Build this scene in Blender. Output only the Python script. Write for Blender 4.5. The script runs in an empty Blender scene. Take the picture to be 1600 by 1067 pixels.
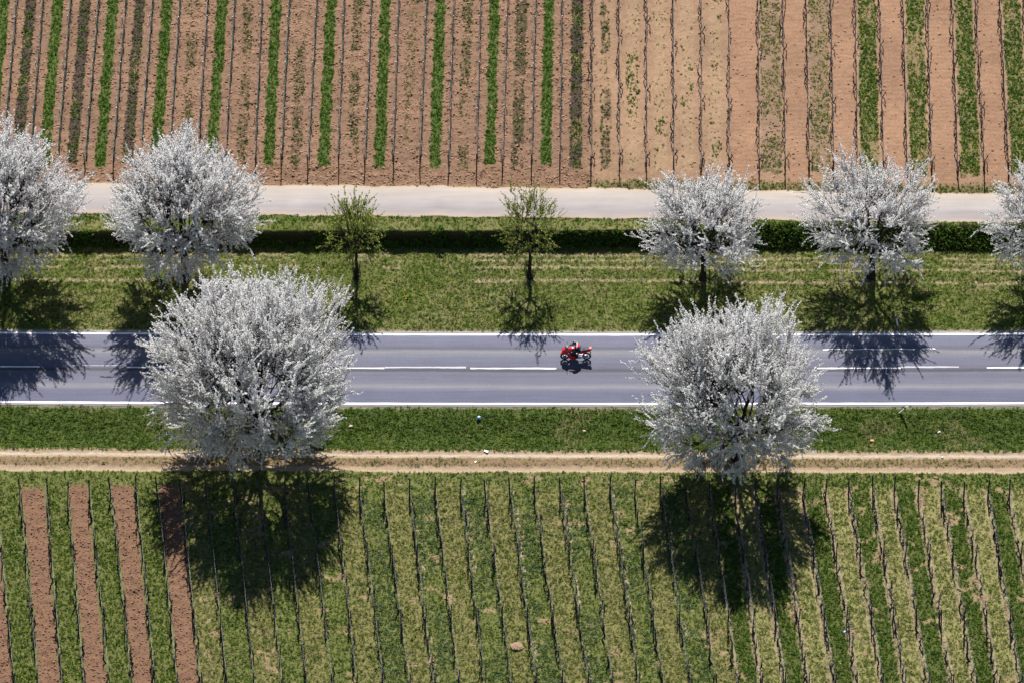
import bpy, bmesh, math, random
import numpy as np
from mathutils import Vector, Matrix
RNG = np.random.default_rng(7)
random.seed(7)
S = bpy.context.scene
COL = S.collection
# ------------------------------------------------------------------ camera, light
ELEV = math.radians(43.0); DIST = 500.0; FPX = 11725.0
cam_d = bpy.data.cameras.new('camera'); cam = bpy.data.objects.new('camera', cam_d); COL.objects.link(cam)
CAM = np.array([0, -DIST*math.cos(ELEV), DIST*math.sin(ELEV)])
cam.location = CAM; cam.rotation_euler = (math.pi/2-ELEV, 0, 0)
cam_d.sensor_width = 36; cam_d.lens = FPX*36/1600; cam_d.clip_start = 1; cam_d.clip_end = 20000
S.camera = cam
SUN_EL = math.radians(50.1)
w = bpy.data.worlds.new('World'); S.world = w; w.use_nodes = True
nt = w.node_tree; nt.nodes.clear()
sky = nt.nodes.new('ShaderNodeTexSky'); sky.sky_type = 'NISHITA'; sky.sun_disc = False
sky.sun_elevation = SUN_EL; sky.sun_rotation = 0.0; sky.altitude = 300; sky.air_density = 1.0; sky.dust_density = 0.3; sky.ozone_density = 4.0
bg = nt.nodes.new('ShaderNodeBackground'); bg.inputs[1].default_value = 0.05
wo = nt.nodes.new('ShaderNodeOutputWorld')
nt.links.new(sky.outputs[0], bg.inputs[0]); nt.links.new(bg.outputs[0], wo.inputs[0])
sd = bpy.data.lights.new('sun', 'SUN'); sd.energy = 5.0; sd.angle = math.radians(0.5); sd.color = (1.0, 0.965, 0.92)
sun = bpy.data.objects.new('sun', sd); COL.objects.link(sun); sun.rotation_euler = (-(math.pi/2-SUN_EL), 0, 0); sun.location = (0, 0, 60)
S.view_settings.view_transform = 'Standard'; S.view_settings.look = 'None'
S.view_settings.gamma = 1; S.view_settings.use_curve_mapping = False; S.view_settings.exposure = 0.85

# ------------------------------------------------------------------ place finding: photo pixel -> point at height z
def G(px, py, z=0.0):
    c, s = math.cos(ELEV), math.sin(ELEV)
    px = np.asarray(px, float); py = np.asarray(py, float)
    px, py = np.broadcast_arrays(px, py)
    u = 533.5-py
    d = np.stack([px-800, FPX*c+u*s, -FPX*s+u*c], -1)
    t = (z-CAM[2])/d[..., 2]
    return CAM+d*t[..., None]

# ------------------------------------------------------------------ helpers
def tag(o, label=None, cat=None, group=None, kind=None):
    if label: o['label'] = label
    if cat: o['category'] = cat
    if group: o['group'] = group
    if kind: o['kind'] = kind
    return o

def mesh_np(name, V, F, smooth=False):
    V = np.ascontiguousarray(V, dtype=np.float32); F = np.ascontiguousarray(F, dtype=np.int32)
    m = bpy.data.meshes.new(name); n, k = F.shape
    m.vertices.add(len(V)); m.vertices.foreach_set('co', V.ravel())
    m.loops.add(n*k); m.loops.foreach_set('vertex_index', F.ravel())
    m.polygons.add(n); m.polygons.foreach_set('loop_start', np.arange(0, n*k, k, dtype=np.int32))
    try: m.polygons.foreach_set('loop_total', np.full(n, k, np.int32))
    except Exception: pass
    if smooth: m.polygons.foreach_set('use_smooth', np.ones(n, bool))
    m.update(calc_edges=True); m.validate()
    return m

def link(name, mesh, mat=None, parent=None):
    o = bpy.data.objects.new(name, mesh); COL.objects.link(o)
    if mat and not mesh.materials: mesh.materials.append(mat)
    if parent: o.parent = parent
    return o

def empty(name, loc=(0, 0, 0), rz=0):
    o = bpy.data.objects.new(name, None); COL.objects.link(o); o.location = loc; o.rotation_euler = (0, 0, rz)
    o.empty_display_size = .3
    return o

class MB:
    """collects shapes into one mesh"""
    def __init__(s): s.bm = bmesh.new()
    def box(s, c, size, rot=None, bev=0):
        r = bmesh.ops.create_cube(s.bm, size=1)
        M = Matrix.Translation(c) @ (rot if rot else Matrix.Identity(4)) @ Matrix.Diagonal((*size, 1))
        bmesh.ops.transform(s.bm, matrix=M, verts=r['verts'])
        if bev:
            es = list({e for v in r['verts'] for e in v.link_edges})
            bmesh.ops.bevel(s.bm, geom=es, offset=bev, segments=1, affect='EDGES')
        return s
    def ball(s, c, size, sub=2, rot=None):
        r = bmesh.ops.create_icosphere(s.bm, subdivisions=sub, radius=1)
        bmesh.ops.transform(s.bm, matrix=Matrix.Translation(c) @ (rot if rot else Matrix.Identity(4)) @ Matrix.Diagonal((*size, 1)), verts=r['verts'])
        return s
    def tube(s, pts, rad, n=8):
        pts = np.asarray(pts, float)
        rad = np.broadcast_to(np.asarray(rad, float), (len(pts),))
        V, F = tubes(pts[None], rad[None], n, caps=False)
        vs = [s.bm.verts.new(v) for v in V]
        for f in F: s.bm.faces.new([vs[i] for i in f])
        try:
            s.bm.faces.new(vs[:n][::-1]); s.bm.faces.new(vs[-n:])
        except ValueError: pass
        return s
    def loft(s, secs):
        """list of closed sections (same number of points)"""
        rings = [[s.bm.verts.new(p) for p in sec] for sec in secs]
        n = len(rings[0])
        for a, b in zip(rings, rings[1:]):
            for i in range(n): s.bm.faces.new((a[i], a[(i+1) % n], b[(i+1) % n], b[i]))
        s.bm.faces.new(rings[0][::-1]); s.bm.faces.new(rings[-1])
        return s
    def torus(s, c, R, r, n=24, m=8, axis='Y'):
        V = []
        for i in range(n):
            a = 2*math.pi*i/n
            for j in range(m):
                b = 2*math.pi*j/m
                V.append(s.bm.verts.new((c[0]+(R+r*math.cos(b))*math.cos(a), c[1]+r*.8*math.sin(b), c[2]+(R+r*math.cos(b))*math.sin(a))))
        for i in range(n):
            for j in range(m):
                s.bm.faces.new((V[i*m+j], V[((i+1) % n)*m+j], V[((i+1) % n)*m+(j+1) % m], V[i*m+(j+1) % m]))
        return s
    def mesh(s, name, smooth=False):
        bmesh.ops.recalc_face_normals(s.bm, faces=s.bm.faces)
        m = bpy.data.meshes.new(name); s.bm.to_mesh(m); s.bm.free()
        if smooth:
            for p in m.polygons: p.use_smooth = True
        return m
    def build(s, name, mat, parent=None, smooth=False):
        return link(name, s.mesh(name, smooth), mat, parent)

def tubes(P, r, n=3, caps=False):
    """P (M,K,3) polylines, r (M,K) radii -> verts, quads"""
    P = np.asarray(P, float); M, K, _ = P.shape
    T = np.gradient(P, axis=1); T /= np.linalg.norm(T, axis=2, keepdims=True)+1e-9
    ref = np.where(np.abs(T[:, :1, 2:3]) > .9, np.array([[[1., 0, 0]]]), np.array([[[0, 0, 1.]]]))
    A = np.cross(T, np.broadcast_to(ref, T.shape)); A /= np.linalg.norm(A, axis=2, keepdims=True)+1e-9
    B = np.cross(T, A)
    a = np.arange(n)*2*math.pi/n
    V = P[:, :, None]+r[:, :, None, None]*(A[:, :, None]*np.cos(a)[None, None, :, None]+B[:, :, None]*np.sin(a)[None, None, :, None])
    idx = np.arange(M*K*n).reshape(M, K, n)
    i0 = idx[:, :-1]; i1 = idx[:, 1:]
    F = np.stack([i0, np.roll(i0, -1, 2), np.roll(i1, -1, 2), i1], -1)
    return V.reshape(-1, 3), F.reshape(-1, 4)

def vnoise(x, y, scale, seed):
    r = np.random.default_rng(seed); g = r.random((256, 256))
    x = np.asarray(x)/scale+1000.3; y = np.asarray(y)/scale+1000.7
    xi = np.floor(x).astype(int); yi = np.floor(y).astype(int); fx = x-xi; fy = y-yi
    fx = fx*fx*(3-2*fx); fy = fy*fy*(3-2*fy)
    a = g[xi % 256, yi % 256]; b = g[(xi+1) % 256, yi % 256]; c = g[xi % 256, (yi+1) % 256]; d = g[(xi+1) % 256, (yi+1) % 256]
    return (a*(1-fx)+b*fx)*(1-fy)+(c*(1-fx)+d*fx)*fy
def fbm(x, y, scale, seed, o=4):
    t = 0; a = .5; n = 0
    for i in range(o):
        t = t+a*vnoise(x, y, scale, seed+i*13); n += a; a *= .55; scale *= .47
    return t/n
def sstep(a, b, x):
    t = np.clip((x-a)/(b-a), 0, 1); return t*t*(3-2*t)

ONES = ['', 'first', 'second', 'third', 'fourth', 'fifth', 'sixth', 'seventh', 'eighth', 'ninth', 'tenth', 'eleventh', 'twelfth',
        'thirteenth', 'fourteenth', 'fifteenth', 'sixteenth', 'seventeenth', 'eighteenth', 'nineteenth']
TENS = {20: 'twent', 30: 'thirt', 40: 'fort', 50: 'fift'}
def nth(n):
    if n < 20: return ONES[n]
    t = n//10*10
    return TENS[t]+'ieth' if n == t else TENS[t]+'y-'+ONES[n-t]

# ------------------------------------------------------------------ materials
def mat_new(name):
    m = bpy.data.materials.new(name); m.use_nodes = True
    n = m.node_tree; n.nodes.clear()
    out = n.nodes.new('ShaderNodeOutputMaterial')
    return m, n, out
def principled(n, col, rough=.8, spec=.3, metal=0):
    p = n.nodes.new('ShaderNodeBsdfPrincipled')
    p.inputs['Base Color'].default_value = (*col, 1); p.inputs['Roughness'].default_value = rough
    p.inputs['Specular IOR Level'].default_value = spec; p.inputs['Metallic'].default_value = metal
    return p
def simple(name, col, rough=.7, spec=.3, metal=0, var=.25, scale=8., bump=0.):
    m, n, out = mat_new(name); p = principled(n, col, rough, spec, metal)
    tc = n.nodes.new('ShaderNodeTexCoord'); no = n.nodes.new('ShaderNodeTexNoise'); no.inputs['Scale'].default_value = scale; no.inputs['Detail'].default_value = 4
    n.links.new(tc.outputs['Object'], no.inputs['Vector'])
    mr = n.nodes.new('ShaderNodeMapRange'); mr.inputs[3].default_value = 1-var; mr.inputs[4].default_value = 1+var
    n.links.new(no.outputs[0], mr.inputs[0])
    mx = n.nodes.new('ShaderNodeVectorMath'); mx.operation = 'SCALE'; mx.inputs[0].default_value = col
    n.links.new(mr.outputs[0], mx.inputs['Scale']); n.links.new(mx.outputs[0], p.inputs['Base Color'])
    if bump:
        b = n.nodes.new('ShaderNodeBump'); b.inputs['Strength'].default_value = bump; b.inputs['Distance'].default_value = .02
        n.links.new(no.outputs[0], b.inputs['Height']); n.links.new(b.outputs[0], p.inputs['Normal'])
    n.links.new(p.outputs[0], out.inputs[0])
    return m
def foliage(name, cols, transl=.4, rnd='object', rough=.6):
    """two-sided leaf/petal material, colour varied per clump"""
    m, n, out = mat_new(name)
    if rnd == 'object':
        oi = n.nodes.new('ShaderNodeObjectInfo'); r = oi.outputs['Random']
    else:
        gi = n.nodes.new('ShaderNodeNewGeometry'); r = gi.outputs['Random Per Island']
    cr = n.nodes.new('ShaderNodeValToRGB'); el = cr.color_ramp.elements
    for i, c in enumerate(cols):
        e = el[i] if i < 2 else el.new(0)
        e.position = i/(len(cols)-1) if i != 1 or len(cols) == 2 else 1/(len(cols)-1)
        e.color = (*c, 1)
    n.links.new(r, cr.inputs[0])
    d = n.nodes.new('ShaderNodeBsdfDiffuse'); t = n.nodes.new('ShaderNodeBsdfTranslucent'); mx = n.nodes.new('ShaderNodeMixShader'); mx.inputs[0].default_value = transl
    n.links.new(cr.outputs[0], d.inputs[0]); n.links.new(cr.outputs[0], t.inputs[0])
    n.links.new(d.outputs[0], mx.inputs[1]); n.links.new(t.outputs[0], mx.inputs[2]); n.links.new(mx.outputs[0], out.inputs[0])
    return m

def ground_mat():
    """colour of the ground from the land-use map, grain and small relief from noise"""
    m, n, out = mat_new('earth_and_turf'); p = principled(n, (.3, .2, .1), .95, .1)
    at = n.nodes.new('ShaderNodeAttribute'); at.attribute_name = 'land'
    tc = n.nodes.new('ShaderNodeTexCoord')
    n1 = n.nodes.new('ShaderNodeTexNoise'); n1.inputs['Scale'].default_value = 7; n1.inputs['Detail'].default_value = 6; n1.inputs['Roughness'].default_value = .75
    n2 = n.nodes.new('ShaderNodeTexNoise'); n2.inputs['Scale'].default_value = 22; n2.inputs['Detail'].default_value = 3
    for q in (n1, n2): n.links.new(tc.outputs['Object'], q.inputs['Vector'])
    mr = n.nodes.new('ShaderNodeMapRange'); mr.inputs[1].default_value = .3; mr.inputs[2].default_value = .7; mr.inputs[3].default_value = .72; mr.inputs[4].default_value = 1.25
    n.links.new(n1.outputs[0], mr.inputs[0])
    mr2 = n.nodes.new('ShaderNodeMapRange'); mr2.inputs[1].default_value = .3; mr2.inputs[2].default_value = .7; mr2.inputs[3].default_value = .8; mr2.inputs[4].default_value = 1.2
    n.links.new(n2.outputs[0], mr2.inputs[0])
    mu = n.nodes.new('ShaderNodeMath'); mu.operation = 'MULTIPLY'; n.links.new(mr.outputs[0], mu.inputs[0]); n.links.new(mr2.outputs[0], mu.inputs[1])
    sc = n.nodes.new('ShaderNodeVectorMath'); sc.operation = 'SCALE'; n.links.new(at.outputs['Color'], sc.inputs[0]); n.links.new(mu.outputs[0], sc.inputs['Scale'])
    n.links.new(sc.outputs[0], p.inputs['Base Color'])
    b = n.nodes.new('ShaderNodeBump'); b.inputs['Strength'].default_value = 1.0; b.inputs['Distance'].default_value = .05
    ru = n.nodes.new('ShaderNodeMath'); ru.operation = 'MULTIPLY'; n.links.new(n1.outputs[0], ru.inputs[0]); n.links.new(at.outputs['Alpha'], ru.inputs[1])
    n.links.new(ru.outputs[0], b.inputs['Height']); n.links.new(b.outputs[0], p.inputs['Normal'])
    n.links.new(p.outputs[0], out.inputs[0])
    return m

def strip_mat(name, stops, grain=(.9, 1.1), along=(.02, 6), speck=True, rough=.85, stretch_amp=.08):
    """colour bands across a carriageway (UV v), streaks along it"""
    m, n, out = mat_new(name); p = principled(n, (.2, .2, .2), rough, .25)
    uv = n.nodes.new('ShaderNodeUVMap'); sx = n.nodes.new('ShaderNodeSeparateXYZ'); n.links.new(uv.outputs[0], sx.inputs[0])
    # wandering of the bands
    tc = n.nodes.new('ShaderNodeTexCoord')
    wn = n.nodes.new('ShaderNodeTexNoise'); wn.inputs['Scale'].default_value = .12; wn.inputs['Detail'].default_value = 3; n.links.new(tc.outputs['Object'], wn.inputs['Vector'])
    ad = n.nodes.new('ShaderNodeMath'); ad.operation = 'MULTIPLY_ADD'; n.links.new(wn.outputs[0], ad.inputs[0]); ad.inputs[1].default_value = .03; n.links.new(sx.outputs[1], ad.inputs[2])
    sb = n.nodes.new('ShaderNodeMath'); sb.operation = 'SUBTRACT'; n.links.new(ad.outputs[0], sb.inputs[0]); sb.inputs[1].default_value = .015
    cr = n.nodes.new('ShaderNodeValToRGB'); el = cr.color_ramp.elements
    while len(el) < len(stops): el.new(.5)
    for e, (pos, c) in zip(el, stops): e.position = pos; e.color = (*c, 1)
    n.links.new(sb.outputs[0], cr.inputs[0])
    mp = n.nodes.new('ShaderNodeMapping'); mp.inputs['Scale'].default_value = (along[0]*10, along[1], 1); n.links.new(tc.outputs['Object'], mp.inputs[0])
    st = n.nodes.new('ShaderNodeTexNoise'); st.inputs['Scale'].default_value = 1; st.inputs['Detail'].default_value = 5; st.inputs['Roughness'].default_value = .65; n.links.new(mp.outputs[0], st.inputs['Vector'])
    mr = n.nodes.new('ShaderNodeMapRange'); mr.inputs[1].default_value = .25; mr.inputs[2].default_value = .75; mr.inputs[3].default_value = 1-stretch_amp; mr.inputs[4].default_value = 1+stretch_amp; n.links.new(st.outputs[0], mr.inputs[0])
    gn = n.nodes.new('ShaderNodeTexNoise'); gn.inputs['Scale'].default_value = 18; gn.inputs['Detail'].default_value = 4; gn.inputs['Roughness'].default_value = .8; n.links.new(tc.outputs['Object'], gn.inputs['Vector'])
    mg = n.nodes.new('ShaderNodeMapRange'); mg.inputs[1].default_value = .3; mg.inputs[2].default_value = .7; mg.inputs[3].default_value = grain[0]; mg.inputs[4].default_value = grain[1]; n.links.new(gn.outputs[0], mg.inputs[0])
    mu = n.nodes.new('ShaderNodeMath'); mu.operation = 'MULTIPLY'; n.links.new(mr.outputs[0], mu.inputs[0]); n.links.new(mg.outputs[0], mu.inputs[1])
    pn = n.nodes.new('ShaderNodeTexNoise'); pn.inputs['Scale'].default_value = .5; pn.inputs['Detail'].default_value = 4; n.links.new(tc.outputs['Object'], pn.inputs['Vector'])
    mp2 = n.nodes.new('ShaderNodeMapRange'); mp2.inputs[1].default_value = .3; mp2.inputs[2].default_value = .7; mp2.inputs[3].default_value = .95; mp2.inputs[4].default_value = 1.05; n.links.new(pn.outputs[0], mp2.inputs[0])
    mu2 = n.nodes.new('ShaderNodeMath'); mu2.operation = 'MULTIPLY'; n.links.new(mu.outputs[0], mu2.inputs[0]); n.links.new(mp2.outputs[0], mu2.inputs[1])
    sc = n.nodes.new('ShaderNodeVectorMath'); sc.operation = 'SCALE'; n.links.new(cr.outputs[0], sc.inputs[0]); n.links.new(mu2.outputs[0], sc.inputs['Scale'])
    n.links.new(sc.outputs[0], p.inputs['Base Color'])
    b = n.nodes.new('ShaderNodeBump'); b.inputs['Strength'].default_value = .3; b.inputs['Distance'].default_value = .01
    n.links.new(gn.outputs[0], b.inputs['Height']); n.links.new(b.outputs[0], p.inputs['Normal'])
    n.links.new(p.outputs[0], out.inputs[0])
    return m

M_GROUND = ground_mat()
M_ASPH = strip_mat('asphalt', [(p_, tuple(.575*q for q in c_)) for p_, c_ in [(0, (.30, .28, .27)), (.022, (.27, .26, .26)), (.03, (.165, .17, .24)), (.16, (.155, .16, .235)), (.21, (.17, .175, .24)),
    (.265, (.29, .285, .31)), (.315, (.20, .20, .255)), (.42, (.17, .175, .235)), (.455, (.20, .195, .23)), (.475, (.10, .10, .13)), (.50, (.115, .115, .15)), (.52, (.17, .17, .225)),
    (.65, (.19, .195, .26)), (.735, (.285, .28, .295)), (.775, (.14, .145, .19)), (.82, (.19, .195, .265)), (.93, (.21, .215, .285)), (.972, (.215, .22, .28)), (.985, (.42, .38, .35)), (1, (.44, .38, .33))]], grain=(.80, 1.20), stretch_amp=.15)
M_PATH = strip_mat('pale_concrete', [(p_, tuple(.54*q for q in c_)) for p_, c_ in [(0, (.50, .36, .25)), (.05, (.55, .45, .37)), (.15, (.46, .40, .375)), (.3, (.44, .395, .385)), (.5, (.53, .475, .45)), (.8, (.60, .52, .46)), (.92, (.66, .56, .46)), (1, (.62, .46, .31))]], grain=(.92, 1.08), along=(.03, 2.5), stretch_amp=.12)
M_PAINT = simple('road_paint', (.78, .78, .78), .6, .3, var=.22, scale=6)
M_PAINT_OLD = simple('worn_road_paint', (.38, .38, .42), .8, .2, var=.35, scale=14)
M_BARK = simple('bark', (.035, .028, .026), .95, .1, var=.4, scale=9, bump=.6)
M_TWIG = simple('twig_bark', (.05, .042, .04), .95, .1, var=.3, scale=5)
M_PETAL = foliage('blossom', [(.84, .83, .82), (.90, .89, .87), (.94, .93, .91)], .5, 'island')
M_YLEAF = foliage('young_leaf', [(.22, .27, .04), (.32, .38, .07), (.42, .47, .13)], .45, 'island')
M_G1 = foliage('lush_grass', [(.03, .095, .010), (.065, .18, .012), (.10, .24, .02), (.18, .30, .05)], .45)
M_G2 = foliage('meadow_grass', [(.055, .12, .010), (.14, .24, .018), (.22, .32, .04), (.34, .37, .10)], .45)
M_G3 = foliage('dry_grass', [(.16, .14, .06), (.29, .25, .13), (.42, .36, .23)], .3)
M_G4 = foliage('blue_green_weed', [(.04, .08, .035), (.08, .13, .06), (.14, .18, .10)], .3)
M_IVY = foliage('bramble_leaf', [(.02, .045, .010), (.07, .14, .02), (.13, .24, .035), (.20, .32, .06)], .45)
M_YEL = foliage('yellow_flower', [(.75, .50, .01), (.8, .62, .03)], .3)
M_CLOD = {}
def clod_mat(name, cols):
    m = foliage(name, cols, 0.0); return m
M_CL1 = clod_mat('clod_brown', [(.15, .085, .052), (.22, .13, .08), (.32, .20, .13)])
M_CL2 = clod_mat('clod_red', [(.12, .066, .042), (.19, .108, .07), (.27, .16, .11)])
M_MULCH = clod_mat('dark_mulch', [(.015, .011, .010), (.04, .028, .023), (.09, .065, .052)])
M_STONE = clod_mat('pale_stone', [(.3, .25, .2), (.5, .45, .4)])
M_VINE = simple('vine_wood', (.05, .038, .032), .95, .1, var=.4, scale=12, bump=.6)
M_POST = simple('weathered_post', (.045, .04, .04), .9, .15, var=.35, scale=6)
M_STEEL = simple('galvanised_steel', (.24, .25, .27), .5, .4, .3, var=.15)
M_CANE = simple('old_cane', (.11, .085, .075), .9, .1, var=.3, scale=3)
M_TUBE = simple('green_plastic_tube', (.16, .40, .26), .5, .4, var=.15)

# ------------------------------------------------------------------ lie of the land
ZU = 1.2; ZL = -.5
def curve(pts, z):
    a = np.array(pts, float); W = G(a[:, 0], a[:, 1], z); X = W[:, 0]; Y = W[:, 1]
    s0 = (Y[1]-Y[0])/(X[1]-X[0]); s1 = (Y[-1]-Y[-2])/(X[-1]-X[-2])
    if len(a) != 5: return lambda x: np.interp(x, X, Y)
    c = np.polyfit(X, Y, 2)
    def f(x): return np.polyval(c, np.clip(x, -45, 45))
    return f
Yp1 = curve([(0, 287), (400, 290), (800, 294.5), (1200, 298.5), (1600, 305)], ZU)      # path, far edge
Yp0 = curve([(0, 332), (400, 336.5), (800, 340), (1200, 343.8), (1600, 349)], ZU)      # path, near edge
Ycr = curve([(-150, 361), (0, 361), (800, 360.5), (1000, 360), (1200, 352), (1300, 351), (1600, 352), (1750, 352)], ZU)        # crest of the bank
Yto = curve([(-150, 386), (0, 386), (800, 385.5), (1000, 386), (1200, 391), (1600, 394), (1750, 394)], 0)         # foot of the bank
Yr1 = curve([(0, 516.6), (400, 518.7), (800, 519.3), (1200, 519.2), (1600, 518)], 0)   # road, far edge
Yr0 = curve([(0, 632), (400, 633.8), (800, 635), (1200, 635), (1600, 634)], 0)         # road, near edge
Yt1 = curve([(0, 699.5), (400, 703), (800, 704.5), (1200, 704), (1600, 704.5)], ZL)    # track, far edge
Yt0 = curve([(0, 735), (400, 736), (800, 737), (1200, 738), (1600, 739)], ZL)          # track, near edge
def height(X, Y):
    z = np.zeros(np.broadcast(X, Y).shape)
    t = np.clip((Y-Yto(X))/(np.maximum(Ycr(X)-Yto(X), .3)), 0, 1)
    k = sstep(6, 14, X)
    z = z+ZU*(sstep(0, 1, t)*(1-k)+t*k)
    t = np.clip((Yr0(X)-Y)/(Yr0(X)-Yt1(X)), 0, 1)
    return z+ZL*sstep(0.02, .8, t)

up_top = [-14, 28, 69, 112, 156, 198, 240, 282.5, 326, 368, 410.7, 453.4, 496, 538.6, 581.3, 623.8, 667.6, 709.2, 751.4, 793.5, 837.1, 878.7,
          925.6, 967, 1010.3, 1051.6, 1095.7, 1138.7, 1183.7, 1222.5, 1259, 1297.5, 1335.5, 1373, 1410, 1448, 1486.7, 1523, 1561, 1598.6, 1636]
up_bot = [-43, 2, 45, 88, 131, 175, 217, 263, 307, 351, 397.8, 438.5, 480.7, 527.9, 569.8, 613.9, 655.2, 701, 744.3, 785, 830, 874.2,
          923.7, 968, 1010.3, 1053.5, 1095.2, 1139.3, 1186.5, 1227, 1264.7, 1302.6, 1340, 1381, 1417.8, 1455.8, 1496.6, 1538.7, 1576.7, 1616, 1655]
lo_top = [-42, -5, 31.6, 73.3, 106.5, 141.2, 173.1, 213.3, 247, 284, 323, 366, 405.7, 444, 482.8, 523, 561.8, 600.6, 640, 680, 719, 758.6, 797.4,
          834.7, 874.9, 912.8, 953.2, 991, 1032, 1072, 1108, 1149, 1180, 1214, 1253.7, 1290, 1326.4, 1363.7, 1396.5, 1434.4, 1470.8, 1505.8, 1542.8, 1577, 1613]
lo_bot = [-15, 22, 59, 97, 131, 170.6, 205, 241.7, 276, 313, 354, 396.5, 440, 477.4, 518.5, 556.4, 597.5, 638.5, 675.5, 716, 757, 797.4, 836,
          877.4, 917.5, 954.8, 996, 1034, 1075, 1117.5, 1150.7, 1188, 1225, 1261.6, 1302.7, 1338, 1377, 1411, 1448, 1486, 1522, 1557, 1592.7, 1630, 1667]
def rowset(top, bot, ytop, ybot, z):
    A = G(np.array(top, float), ytop, z); B = G(np.array(bot, float), ybot, z)
    return A, B
UA, UB = rowset(up_top, up_bot, 0, 290, ZU)      # far end, near end
LA, LB = rowset(lo_top, lo_bot, 779, 1067, ZL)
def row_u(X, Y, A, B):
    t = (Y-A[0, 1])/(B[0, 1]-A[0, 1]); n = np.arange(len(A))
    def ext(x, xs):
        u = np.interp(x, xs, n)
        u = np.where(x < xs[0], (x-xs[0])/(xs[1]-xs[0]), u)
        return np.where(x > xs[-1], n[-1]+(x-xs[-1])/(xs[-1]-xs[-2]), u)
    u1 = ext(X, A[:, 0]); u2 = ext(X, B[:, 0])
    return u1*(1-t)+u2*t
# what grows between one row and the next, above the path (index = row on its left)
# G green strip, D dark mulch strip, d dark with green, s sparse green, y sparse yellowish, f few weeds, P bare rippled soil, g broad green, h broad thin green
UP = 'GDGDGDGsGsGsGsGyGsGdGDsffffPhPhPgPgPgPgPgPgP'
UP = dict(enumerate(UP))
def up_kind():
    return UP
# below the track: S bare soil, W weedy soil, A grass, L lush, Y light green on sandy soil, M yellowish
LO = ['S', 'A', 'S', 'A', 'S', 'A', 'S', 'A', 'S'] + ['M' if i % 2 else 'A' for i in range(9, 30)] + ['Y' if i % 2 else 'L' for i in range(30, 60)]

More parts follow.
